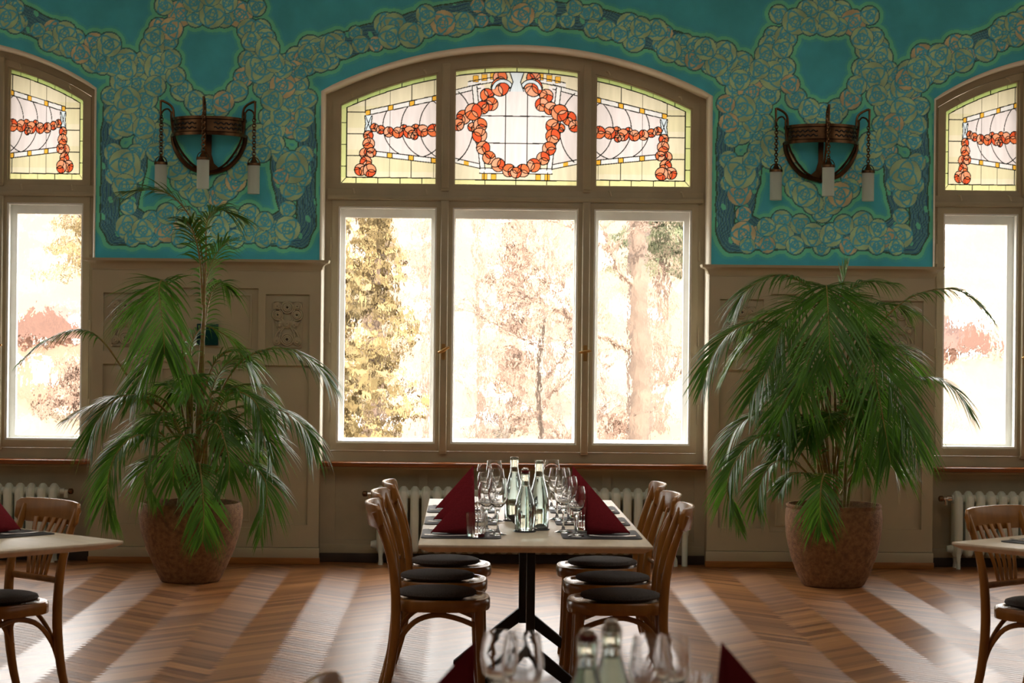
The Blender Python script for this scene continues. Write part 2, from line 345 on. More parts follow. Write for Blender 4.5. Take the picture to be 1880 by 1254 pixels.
for (pts, hw) in stems:
    for (ax, az), (bx, bz) in zip(pts[:-1], pts[1:]):
        sl = win_(min(ax, bx)-.22, max(ax, bx)+.22, min(az, bz)-.22, max(az, bz)+.22)
        vx, vz = bx-ax, bz-az; px, pz = GX[sl]-ax, GZ[sl]-az; t = np.clip((px*vx+pz*vz)/(vx*vx+vz*vz+1e-9), 0, 1)
        d = np.hypot(px-t*vx, pz-t*vz); sg = np.sign(px*vz-pz*vx); dd = d-hw
        u = DS[sl] > dd; DC[sl] = np.where(u, d*sg, DC[sl]); DS[sl] = np.minimum(DS[sl], dd)
wob = .004*np.sin(GX*31+GZ*17)+.003*np.sin(GZ*47-GX*23)
DD = np.minimum(DR, DS+wob*.8)
COL = np.tile(K_TEAL, (*GX.shape, 1))
def put(mask, k, a=1.0): COL[mask] = COL[mask]*(1-a)+k*a
put(DD+wob*.5 < .050, K_HALO2); put(DD+wob*.3 < .034, K_HALO); put(DD < .009, K_DARK)
st = DS+wob*.8 < 0; put(st, K_STEM)
ln = np.sin((DC+wob*1.6)*2*math.pi/.021)
put(st & (ln > .25), K_STEML); put(st & (ln < -.88), K_DARK, .8); put(st & (np.sin(GX*40+GZ*9)*np.sin(GZ*27) > .80), K_HALO)
rr.shuffle(roses)
for (x, z, r) in roses:
    sl = win_(x-r-.012, x+r+.012, z-r-.012, z+r+.012); lx, lz = GX[sl]-x, GZ[sl]-z; d = np.hypot(lx, lz); sub = COL[sl]
    th = rr.uniform(0, 6.28); pk = rr.random(); base = K_ROSE if pk > .16 else K_ROSE*.4+K_PINK*.6
    base = base*rr.uniform(.88, 1.08)
    e = d < r+.004; sub[e] = K_LINE*.62
    i_ = d < r; tone = (1.0+.10*np.sin(3*np.arctan2(lz, lx)+th))[..., None]; sub[i_] = (base*tone)[i_]
    lw = .0058; c_, s2 = math.cos(th), math.sin(th); ux, uz = lx*c_+lz*s2, -lx*s2+lz*c_
    lines = np.abs(np.maximum(np.abs(ux), np.abs(uz))-.17*r) < lw*.8
    lines |= np.abs(np.abs(ux)+np.abs(uz)*.8-.40*r) < lw*.8
    for k in range(3):
        q = th+k*2.094+.4; ca = np.hypot(lx-math.cos(q)*.42*r, lz-math.sin(q)*.42*r)
        lines |= (np.abs(ca-.80*r) < lw) & (d > .34*r)
        sub[i_ & lines] = K_LINE; COL[sl] = sub
keep = np.ones((nz-1, nx-1), bool); mxx = (GX[:-1, :-1]+GX[1:, 1:])/2; mzz = (GZ[:-1, :-1]+GZ[1:, 1:])/2
for _, wc, a, _p in WIN:
    rise = APEX-SPR; R = (a*a+rise*rise)/(2*rise); zc = APEX-R
    ins = (np.abs(mxx-wc) < a+.001) & (mzz < zc+np.sqrt(np.maximum(0, R*R-(mxx-wc)**2))+.001); keep &= ~ins
idx = np.arange(nx*nz).reshape(nz, nx)
F = np.stack([idx[:-1, :-1], idx[:-1, 1:], idx[1:, 1:], idx[1:, :-1]], -1)[keep]
V = np.stack([GX.ravel(), np.full(nx*nz, D), GZ.ravel()], -1); Cc = COL.reshape(-1, 3)
used = np.zeros(nx*nz, bool); used[F.ravel()] = True; re = np.cumsum(used)-1; F = re[F]; V = V[used]; Cc = Cc[used]
# plain continuation of the painted wall to the ceiling and the room's corners, then the masonry behind
ex = MB()
ex.box(X0, X1, D-.0005, D+.02, Z1-.001, 4.6)
for s_ in (-1, 1):
    ex.box(min(s_*5.125, s_*8), max(s_*5.125, s_*8), D-.0005, D+.02, APEX+.01, 4.6); ex.box(min(s_*5.12, s_*8), max(s_*5.12, s_*8), D-.0005, 14.3, 2.097, APEX+.01)
    ex.box(min(s_*5.089, s_*8), max(s_*5.089, s_*8), D, 14.3, 0, 2.097, 1); ex.box(min(s_*A, s_*BAY), max(s_*A, s_*BAY), D+.012, 14.25, 0, 2.09, 1); ex.box(min(s_*(A+.02), s_*(BAY-.02)), max(s_*(A+.02), s_*(BAY-.02)), D+.03, 14.25, 2.09, SPR)
ex.box(-8, 8, D+.03, 14.25, APEX+.03, 4.6)
for _, wc, a, _p in WIN: ex.box(wc-a, wc+a, 13.975, 14.25, 0, .70, 1)
ev = np.array(ex.v); ef = [f for f in ex.f]; nv = len(V)
me = bpy.data.meshes.new('wall_front')
allV = np.concatenate([V, ev]); quads = np.concatenate([F, np.array(ef)+nv])
me.vertices.add(len(allV)); me.vertices.foreach_set('co', allV.ravel()); me.loops.add(quads.size); me.loops.foreach_set('vertex_index', quads.ravel().astype(np.int32))
me.polygons.add(len(quads)); me.polygons.foreach_set('loop_start', np.arange(0, quads.size, 4, dtype=np.int32)); me.polygons.foreach_set('loop_total', np.full(len(quads), 4, dtype=np.int32))
me.update(calc_edges=True); me.materials.append(M['mural']); me.materials.append(M['cream'])
me.polygons.foreach_set('material_index', np.concatenate([np.zeros(len(F), np.int32), np.array(ex.m, np.int32)]))
cc = np.concatenate([Cc, np.tile(K_TEAL, (len(ev), 1))]); at_ = me.color_attributes.new('col', 'FLOAT_COLOR', 'POINT')
at_.data.foreach_set('color', np.concatenate([cc, np.ones((len(cc), 1))], 1).ravel().astype(np.float32))
o = bpy.data.objects.new('wall_front', me); C.objects.link(o); struct(o, 'teal wall painted with garlands and wreaths of pale roses')

# ------------------------------------------------------------------ stained glass designs (colours of the pieces, in design units)
def g_rose(col, line, px, py, roses_, rs):
    for (x, y, r) in roses_:
        lx, ly = px-x, py-y; d = np.hypot(lx, ly); i_ = d < r; th = rs.uniform(0, 6.28)
        tones = [np.array(t) for t in ((.92, .21, .07), (.95, .36, .18), (.86, .12, .04), (.97, .44, .26))]; rs.shuffle(tones)
        line &= ~i_
        col[i_] = tones[0]; q1 = np.hypot(lx-math.cos(th)*r*.7, ly-math.sin(th)*r*.7); q2 = np.hypot(lx-math.cos(th+2.2)*r*.7, ly-math.sin(th+2.2)*r*.7); q3 = lx*math.cos(th+4)+ly*math.sin(th+4)
        col[i_ & (q1 < r*.85)] = tones[1]; col[i_ & (q2 < r*.8)] = tones[2]; col[i_ & (q1 < r*.85) & (q2 < r*.8)] = tones[3]
        line |= i_ & ((np.abs(q1-r*.85) < .85) | (np.abs(q2-r*.8) < .85) | ((np.abs(q3-.25*r) < .7) & (q1 > .85*r)))
        line |= np.abs(d-r) < .95
CREAM, PINK, WHT, ORG, GRN, YEL, BLU = [np.array(c) for c in ((.96, .86, .61), (.95, .85, .81), (.97, .94, .89), (.98, .52, .06), (.62, .76, .26), (.93, .88, .42), (.84, .93, .96))]
def side_design(px, py, t):                          # 622..803 left to right, t = depth below the arched top edge
    rs = random.Random(5); col = np.tile(CREAM, (*px.shape, 1)); line = np.zeros(px.shape, bool)
    cell = np.sin(np.floor((px-634)/40)*12.9+np.floor(py/40)*78.2)*.5+.5; col *= (1-.07*cell)[..., None]; col[..., 2] *= (1-.12*cell)
    yt = 213-(px-668)*.226; yb = 287+(px-685)*.103
    for x in (714, 754, 796): line |= np.abs(px-x) < .7
    for y in (211, 251, 291): line |= (np.abs(py-y) < .95) & (px < 668)
    pk = (py > yt+4) & (py < yb-4) & (px > 674); col[pk] = PINK; line &= ~(pk & (np.abs(px-714) > 1))
    for cx_, r in ((760, 59), (797, 62), (835, 66), (868, 66)): line |= pk & (np.abs(np.hypot(px-cx_, (py-236)*1.02)-r) < .95)
    b1 = (np.abs(py-yt) < 4.6) & (px > 668.5); b2 = (np.abs(py-yb) < 4.6) & (px > 682)
    for b, yy, xs in ((b1, yt, (673, 715, 755, 797)), (b2, yb, (714, 754, 796))):
        col[b] = WHT; line &= ~b
        for x in xs: col[b & (np.abs(px-x) < 4.4)] = ORG; line |= b & (np.abs(np.abs(px-x)-4.6) < .85)
        line |= (np.abs(np.abs(py-yy)-4.6) < .95) & (px > (668 if b is b1 else 682))
    line |= (np.abs(px-668) < .95) & (py < 213) & (t > 10)
    rb = (np.abs(px-674) < 6.5+np.abs(py-232)*.12-1.2) & (py > 217) & (py < 248); col[rb] = BLU; line &= ~rb
    line |= rb & ((np.abs((px-674)-(py-232)*.38) < .85) | (np.abs((px-674)+(py-232)*.38) < .85)); line |= (np.abs(np.abs(px-674)-(5.3+np.abs(py-232)*.12)) < .95) & (py > 217) & (py < 248)
    g_rose(col, line, px, py, [(685,239,7.5),(697,243,8),(740,240,7),(762,240,8),(712,247,9.5),(729,248,10),(750,247,11),(760,254,6.5),(775,244,11),(795,243,11.5),(806,240,9),
        (674,254,9),(675,269,11),(668,287,10),(680,285,9),(670,303,11),(660,317,11),(677,318,12)], rs)
    bd = (t < 10) | (px < 634) | (py > 331); line &= ~bd; col[px < 634] = GRN*.5+YEL*.5; col[py > 331] = YEL; col[t < 10] = GRN
    line |= (np.abs(px-634) < 1.05) & (t > 9) & (py < 332); line |= (np.abs(py-331) < 1.05) & (px > 633); line |= (np.abs(t-10) < 1.05) & (px > 633)
    line |= (t < 10) & (np.abs((px-653) % 41-.5) < .95); line |= (py > 331) & (np.abs((px-651) % 41-.5) < .95); line |= (px < 634) & (np.abs((py-230) % 40-.5) < .95)
    line |= (px < 634.5) & (np.abs((py-331)+(px-634)*1.1) < 1.0)
    col[line] = (.012, .012, .010); return col
def mid_design(px, py, t):                           # centre 947.5
    rs = random.Random(9); col = np.tile(CREAM, (*px.shape, 1)); line = np.zeros(px.shape, bool); ax = np.abs(px-947.5)
    col *= (1-.05*(np.sin(np.floor(px/38)*7+np.floor(py/50)*3)*.5+.5))[..., None]
    line |= (np.abs(ax-59) < .95) & (py > 318); line |= (ax < .95) & (py > 318)
    yt = 172-(113-ax)*.26; yb = 298+(113-ax)*.21
    out = ax > 70
    pk = (py > yt) & (py < yb) & (ax > 60); col[pk] = PINK; line &= ~pk
    for cx_, r in ((40, 42), (6, 70), (-20, 90), (140, 60)): line |= pk & (np.abs(np.hypot(ax-cx_, (py-235)*.8)-r) < .95)
    for yy in (yt, yb):
        b = (np.abs(py-yy) < 4.2) & (ax > 66); col[b] = WHT; line |= (np.abs(np.abs(py-yy)-4.2) < .95) & (ax > 66)
    b = (np.abs(py-yb) < 4.2) & (np.abs(ax-92) < 4.5); col[b] = ORG
    vx = 78-(py-163)*.108; v = (np.abs(ax-vx) < 4.5) & (py > 160) & (py < 314); col[v] = WHT; line &= ~v; line |= (np.abs(np.abs(ax-vx)-4.5) < .95) & (py > 160) & (py < 314)
    tp = (np.abs(py-(157-(90-ax)*.19)) < 4.5) & (ax < 91) & (ax > 40); col[tp] = WHT; line |= (np.abs(np.abs(py-(157-(90-ax)*.19))-4.5) < .95) & (ax < 91) & (ax > 40)
    bt = (np.abs(py-316) < 4.8) & (ax < 67); col[bt] = WHT; line |= (np.abs(np.abs(py-316)-4.8) < .95) & (ax < 68)
    for x, y in ((76, 147), (60, 144.5), (44, 142)): q = (np.abs(ax-x) < 4.6) & (np.abs(py-y) < 5.5); col[q] = ORG; line |= (np.maximum(np.abs(ax-x)/4.8, np.abs(py-y)/5.7) < 1.12) & ~q
    for x in (58, 41): q = (np.abs(ax-x) < 4.2) & (np.abs(py-327) < 4.8); col[q] = ORG; line |= (np.maximum(np.abs(ax-x)/4.4, np.abs(py-327)/5) < 1.13) & ~q
    el = np.hypot(ax/68, (py-240)/79) < 1; col[el] = np.array((.98, .90, .86)); line &= ~el
    line |= el & ((np.abs(ax-20) < .95) | (np.abs(py-215) < .95) | (np.abs(py-265) < .95))
    RL = [(31,144,13),(55,177,12.5),(47,193,12.5),(63,200,12),(98,218,13),(108,232,11),(80,208,15.5),(82,236,8),(67,232,12.5),(68,251,13.5),(61,274,12.5),(50,292,12),(33,305,12.5),(31,162,16.5),(13,315,12)]
    g_rose(col, line, px, py, [(947.5+x, y, r) for x, y, r in RL]+[(947.5-x, y, r) for x, y, r in RL]+[(947.5, 319, 10)], rs)
    rb = ((ax < 7+np.abs(py-152)*.35) & (py > 132) & (py < 170)) | ((np.abs(np.hypot(ax-26, py-168)-17.5) < 3.2) & (py < 166) & (ax > 8)); col[rb] = BLU; line &= ~rb
    line |= ((np.abs(ax-(7+np.abs(py-152)*.35)) < 1.05) & (py > 132) & (py < 170)) | ((np.abs(np.abs(np.hypot(ax-26, py-168)-17.5)-3.2) < .85) & (py < 166) & (ax > 8))
    bd = (t < 10) | (py > 333); line &= ~bd; col[t < 10] = GRN*.55+YEL*.45; col[py > 333] = YEL
    line |= (np.abs(t-10) < 1.05) | (np.abs(py-333) < 1.05); line |= (t < 10) & ((np.abs(ax-59) < .95) | (ax < 1.05)); line |= (py > 333) & ((np.abs(ax-57) < .95) | (ax < 1.05))
    col[line] = (.012, .012, .010); return col
def stained_pane(name, x0, x1, zb, top, kind, parent, step, y):
    nx_, nz_ = int((x1-x0)/step)+2, int(.84/step); U, Vv = np.meshgrid(np.linspace(0, 1, nx_), np.linspace(0, 1, nz_))
    X = x0+U*(x1-x0); T = np.vectorize(top)(X[0])[None, :]; Z = zb+Vv*(T-zb); k = 261.6
    py = 344-(Z-zb)*k; t = (T-Z)*k
    if kind == 0: COLR = mid_design(947.5+(U-.5)*2*.4385*k, py, t)
    else:
        uu = U if kind < 0 else 1-U; COLR = side_design(622+uu*180, py, t)
    n = nx_*nz_; v = np.stack([X.ravel(), np.full(n, y), Z.ravel()], -1); ii = np.arange(n).reshape(nz_, nx_)
    f = np.stack([ii[:-1, :-1], ii[:-1, 1:], ii[1:, 1:], ii[1:, :-1]], -1).reshape(-1, 4)
    me = bpy.data.meshes.new(name); me.vertices.add(n); me.vertices.foreach_set('co', v.ravel()); me.loops.add(f.size); me.loops.foreach_set('vertex_index', f.ravel().astype(np.int32))
    me.polygons.add(len(f)); me.polygons.foreach_set('loop_start', np.arange(0, f.size, 4, dtype=np.int32)); me.polygons.foreach_set('loop_total', np.full(len(f), 4, dtype=np.int32)); me.update(calc_edges=True)
    a = me.color_attributes.new('col', 'FLOAT_COLOR', 'POINT'); c = COLR.reshape(-1, 3); a.data.foreach_set('color', np.concatenate([c, np.ones((n, 1))], 1).ravel().astype(np.float32))
    me.materials.append(M['stained']); o = bpy.data.objects.new(name, me); C.objects.link(o); o.parent = parent; return o

# ------------------------------------------------------------------ windows
YF = 13.98
def outline(x0, x1, zb, top, n=28):
    return [(x0, zb), (x1, zb)]+[(x1+(x0-x1)*i/n, top(x1+(x0-x1)*i/n)) for i in range(n+1)]
def make_window(name, wc, a, P, label, visible):
    w_ = thing(name, label, 'window', (wc, 0, 0), kind='structure'); T = arc(a)
    # plaster reveal with a rounded edge, running up one jamb, over the arch and down the other
    path = [(-a, .70), (-a, 2.0)]+[(-a+2*a*i/40, T(-a+2*a*i/40)) for i in range(41)]+[(a, 2.0), (a, .70)]
    prof = [(.010, D-.012), (.004, D-.010), (-.006, D+.004), (-.012, D+.03), (-.014, YF+.03)]
    mb = MB(); vs_ = []
    for i, (x, z) in enumerate(path):
        p0 = Vector(path[max(0, i-1)]); p1 = Vector(path[min(len(path)-1, i+1)]); t = (p1-p0).normalized(); nr = Vector((-t.y, t.x))
        for (off, y) in prof: vs_.append((x+nr.x*off, y, z+nr.y*off))
    k = len(prof); mb.add(vs_, [(i*k+j, i*k+j+1, (i+1)*k+j+1, (i+1)*k+j) for i in range(len(path)-1) for j in range(k-1)])
    mb.build('reveal', M['plaster'], w_, smooth=60)
    inner = outline(-a+.062, a-.062, .775, lambda x: T(x, .062)); outer = outline(-a-.005, a+.005, .70, lambda x: T(min(max(x, -a), a))+.005)
    MB().ring(outer, inner, YF, YF+.16).build('fixed_frame', M['cream_dark'], w_)
    for s_ in (-1, 1):
        x = s_*(P[3]+P[4])/2
        m = MB(); m.box(x-.027, x+.027, YF-.035, YF+.16, 2.60, T(abs(x)+.02, .055)); m.box(x-.024, x+.024, YF-.045, YF-.03, 2.62, T(abs(x)+.02, .08)); m.build('upper_mullion', M['cream_dark'], w_, bevel=.004)
        m = MB(); m.box(x-.027, x+.027, YF-.035, YF+.16, .76, 2.535); m.box(x-.024, x+.024, YF-.045, YF-.03, .775, 2.53)
        ml = m.build('lower_mullion', M['cream_dark'], w_, bevel=.004)
        h = MB(); h.box(x-.013, x+.013, YF-.052, YF-.043, 1.42, 1.53); h.tube([(x, YF-.05, 1.485), (x, YF-.08, 1.485)], .008, 8)
        h.tube([(x-.045, YF-.082, 1.478 - .012*s_*0), (x-.02, YF-.086, 1.482), (x, YF-.082, 1.486), (x+.04, YF-.084, 1.492)] if s_ > 0 else [(x-.035, YF-.082, 1.468), (x, YF-.086, 1.484), (x+.025, YF-.084, 1.500), (x+.042, YF-.082, 1.508)], [.008, .010, .009, .007], 8)
        h.build('handle', M['brass'], ml)
    m = MB(); m.box(-a+.03, a-.03, YF-.02, YF+.16, 2.53, 2.61); m.box(-a+.03, a-.03, YF-.04, YF-.02, 2.535, 2.565); m.build('transom', M['cream_dark'], w_, bevel=.004)
    for i in range(3):
        x0, x1 = P[2*i], P[2*i+1]; q = .046
        vis = visible[i]
        # upper sash with leaded glass
        o_ = outline(x0-q, x1+q, 2.598, lambda x: T(x, .064)); n_i = outline(x0, x1, 2.642, lambda x: T(x, .108))
        up = MB().ring(o_, n_i, YF-.014, YF+.05).build('upper_sash', M['cream_dark'], w_)
        MB().ring(outline(x0-.002, x1+.002, 2.640, lambda x: T(x, .106)), outline(x0+.012, x1-.012, 2.652, lambda x: T(x, .119)), YF+.005, YF+.045).build('glazing_bead', M['cream'], up)
        stained_pane('stained_glass', x0+.004, x1-.004, 2.644, lambda x: T(x, .111), (-1, 0, 1)[i], up, .0032 if vis else .012, YF+.03)
        for hx in ((x0+.08, x1-.10) if i != 1 else ((x0+x1)/2,)):
            z = T(hx, .075)
            MB().tube([(hx, YF-.02, z), (hx+.008, YF-.06, z-.008), (hx+.018, YF-.065, z-.03)], .006, 6).build('latch', M['cream'], up)
            if i != 1: MB().tube([(hx+.02, YF-.02, 2.612), (hx+.026, YF-.055, 2.605), (hx+.034, YF-.06, 2.575)], .006, 6).build('latch', M['cream'], up)
        # lower inner sash frame, white box between, outer frame and pane
        lo = MB().ring(outline(x0-q, x1+q, .778, lambda x: 2.532, 1), outline(x0, x1, .832, lambda x: 2.487, 1), YF-.014, YF+.03).build('lower_sash', M['cream_dark'], w_, bevel=.003)
        MB().ring(outline(x0-.006, x1+.006, .826, lambda x: 2.493, 1), outline(x0+.012, x1-.012, .844, lambda x: 2.475, 1), YF-.004, YF+.05).build('glazing_bead', M['white'], lo, bevel=.002)
        f = .020 if i == 1 else .040
        of = MB(); of.ring(outline(x0-.015, x1+.015, .812, lambda x: 2.505, 1), outline(x0-.002, x1+.002, .826, lambda x: 2.492, 1), YF+.03, YF+.13)
        of.ring(outline(x0-.015, x1+.015, .81, lambda x: 2.505, 1), outline(x0+f, x1-f, .858, lambda x: 2.418, 1), YF+.13, YF+.18)
        of = of.build('outer_sash', M['white'], w_, bevel=.003)
        MB().add([(x0+f-.005, YF+.155, .852), (x1-f+.005, YF+.155, .852), (x1-f+.005, YF+.155, 2.424), (x0+f-.005, YF+.155, 2.424)], [(0, 1, 2, 3)]).build('pane', M['pane'], of, smooth=0)
        if i != 1:
            hx = x0-q-.006 if i == 0 else x1+q+.006
            for hz in (1.05, 1.6, 2.2):
                MB().tube([(hx, YF-.016, hz-.07), (hx, YF-.016, hz+.07)], .007, 8).build('hinge', M['cream_dark'], lo)
    return w_
make_window(*WIN[0], 'wide arched window with stained glass above three tall panes, behind the centre table', (1, 1, 1))
make_window(*WIN[1], 'arched window cut by the left edge of the photo, stained glass above clear panes', (0, 0, 1))
make_window(*WIN[2], 'arched window cut by the right edge of the photo, stained glass above clear panes', (1, 0, 0))
# masonry between the wall face and the frames, outside
m = MB()
for _, wc, a, _p in WIN:
    T = arc(a); pl_ = [(wc-a+2*a*i/30, T(-a+2*a*i/30)) for i in range(31)]
    m.prism([(wc-a, APEX+.05)]+pl_+[(wc+a, APEX+.05)], YF+.02, 14.25)
struct(m.build('wall_outer', M['wall']), 'masonry above the window arches')

# ------------------------------------------------------------------ wainscot bays, sills and panelling (trim)
def panelled(mb, x0, x1, z0, z1, y, holes, d=.022):
    """board face at y with recessed rectangles; returns nothing"""
    xs = sorted({x0, x1} | {h[0] for h in holes} | {h[1] for h in holes}); zs = sorted({z0, z1} | {h[2] for h in holes} | {h[3] for h in holes})
    mb.box(x0, x1, y+d, y+d+.006, z0, z1)
    for a, b in zip(xs[:-1], xs[1:]):
        for c, e in zip(zs[:-1], zs[1:]):
            mx_, mz = (a+b)/2, (c+e)/2
            if any(h[0] < mx_ < h[1] and h[2] < mz < h[3] for h in holes): continue
            mb.box(a, b, y, y+d+.001, c, e)
def carving(x0, x1, z0, z1, y, parent, seed):
    rs = random.Random(seed); m = MB(); m.box(x0, x1, y+.004, y+.012, z0, z1); W, H = x1-x0, z1-z0
    m.ring([(x0, z0), (x1, z0), (x1, z1), (x0, z1)], [(x0+.006, z0+.006), (x1-.006, z0+.006), (x1-.006, z1-.006), (x0+.006, z1-.006)], y-.006, y+.006)
    def ros(cx, cz, r):
        for k, f in enumerate((1, .66, .36)):
            pts = [(cx+math.cos(a+k)*r*f, y-.006-.007*k, cz+math.sin(a+k)*r*f) for a in [2*math.pi*i/16 for i in range(17)]]; m.tube(pts, .0070, 6)
        m.lathe([(0, 0), (r*.25, 0), (0.001, .012)], 8, cx, y, cz)
    for u, v, r in ((.5, .86, .038), (.16, .88, .026), (.84, .88, .026), (.17, .70, .034), (.83, .70, .036), (.5, .17, .040), (.15, .13, .024), (.85, .13, .024), (.25, .48, .02), (.75, .48, .02), (.5, .5, .024)):
        ros(x0+u*W, z0+v*H, r)
    for s_ in (-1, 1):
        for k in (.28, .40):
            pts = spline([(x0+W*(.5+s_*k), y, z0+H*.8), (x0+W*(.5+s_*(k-.1)), y-.003, z0+H*.6), (x0+W*(.5-s_*.05), y-.003, z0+H*.48), (x0+W*(.5-s_*(k-.05)), y-.003, z0+H*.3), (x0+W*(.5-s_*k), y, z0+H*.06)], 14); m.tube(pts, .0075, 6)
        m.tube(spline([(x0+W*(.5+s_*.05), y, z0+H*.1), (x0+W*(.5+s_*.22), y-.003, z0+H*.3), (x0+W*(.5+s_*.40), y-.003, z0+H*.55)], 10), .006, 6)
    return m.build('carved_plaque', M['cream'], parent, smooth=60)
def bay(n, s_):
    x0, x1 = (s_*A, s_*BAY) if s_ > 0 else (s_*BAY, s_*A); c = (x0+x1)/2; y = D-.028
    r = thing('trim_%d' % n, 'cream panelled wainscot bay %s the centre window' % ('left of' if s_ < 0 else 'right of'), 'wainscot', kind='structure')
    holes = []
    for q in (-1, 1):
        e = sorted((c+q*.405, c+q*.708)); holes += [(*e, 1.458, 1.861), (*e, .272, 1.37)]
    holes += [(c-.355, c+.355, 1.45, 1.90), (c-.355, c+.355, .25, 1.39)]
    m = MB(); panelled(m, x0-.004, x1+.004, .115, 2.05, y, holes); m.build('panelling', M['cream'], r, smooth=0)
    for q in (-1, 1): e = sorted((c+q*.455, c+q*.657)); carving(*e, 1.495, 1.815, y+.009, r, 4+q)
    for z0, z1 in ((1.49, 1.86), (.29, 1.35)):
        MB().ring([(c-.31, z0), (c+.31, z0), (c+.31, z1), (c-.31, z1)], [(c-.298, z0+.012), (c+.298, z0+.012), (c+.298, z1-.012), (c-.298, z1-.012)], y+.010, y+.024).build('moulding', M['cream'], r, bevel=.002)
    m = MB(); m.box(x0-.010, x1+.010, y-.014, y+.02, .042, .112); m.build('plinth', M['cream'], r, bevel=.006)
    m = MB(); m.box(x0-.014, x1+.014, y-.020, y+.02, 0, .045); m.build('skirting_strip', M['oak'], r, bevel=.004)
    # cove cornice that returns at both ends
    prof = [(0.004, 2.020), (.006, 2.030), (.012, 2.036), (.016, 2.050), (.028, 2.066), (.046, 2.076), (.056, 2.080), (.060, 2.092), (.062, 2.098), (0, 2.099)]
    m = MB(); vs_ = []
    for (o_, z) in prof:
        vs_ += [(x0-o_, D+.05, z), (x0-o_, y-o_, z), (x1+o_, y-o_, z), (x1+o_, D+.05, z)]
    k = len(prof); m.add(vs_, [(i*4+j, i*4+j+1, (i+1)*4+j+1, (i+1)*4+j) for i in range(k-1) for j in range(3)]); m.build('cornice', M['cream'], r, smooth=30)
bay(1, -1); bay(2, 1)
k = 3
for (nm, wc, a, _p), lab in zip(WIN, ('centre', 'left', 'right')):
    r = thing('trim_%d' % k, 'panelled recess with brown wooden sill under the %s window' % lab, 'panelling', kind='structure'); k += 1
    m = MB(); y = 13.935; n = 4 if wc == 0 else 3; g = (2*a-.12)/n
    hs = [(wc-a+.085+i*g+.02, wc-a+.035+(i+1)*g-.02+.03, .155, .615) for i in range(n)]
    panelled(m, wc-a, wc+a, .05, .69, y, hs); m.build('panelling', M['cream_dark'], r, smooth=0)
    m = MB(); m.box(wc-a, wc+a, y-.012, y+.02, .0, .062); m.build('skirting', M['darkbase'], r, bevel=.004)
    m = MB(); m.box(wc-a, wc+a, y-.010, y+.02, .062, .125); m.build('plinth', M['cream_dark'], r, bevel=.004)
    m = MB(); m.box(wc-a-.001, wc+a+.001, 13.80, 14.0, .672, .704); m.build('sill', M['sill'], r, bevel=.008)
    m = MB(); m.box(wc-a, wc+a, 13.865, 13.95, .654, .673); m.build('sill_moulding', M['cream_dark'], r, bevel=.006)
o = MB().box(-2.194, -2.046, D-.040, D-.012, 1.505, 1.653).build('wall_tile', M['tile'], bevel=.004); tag(o, 'small square dark teal glazed plate on the left wainscot behind the palm', 'plate')

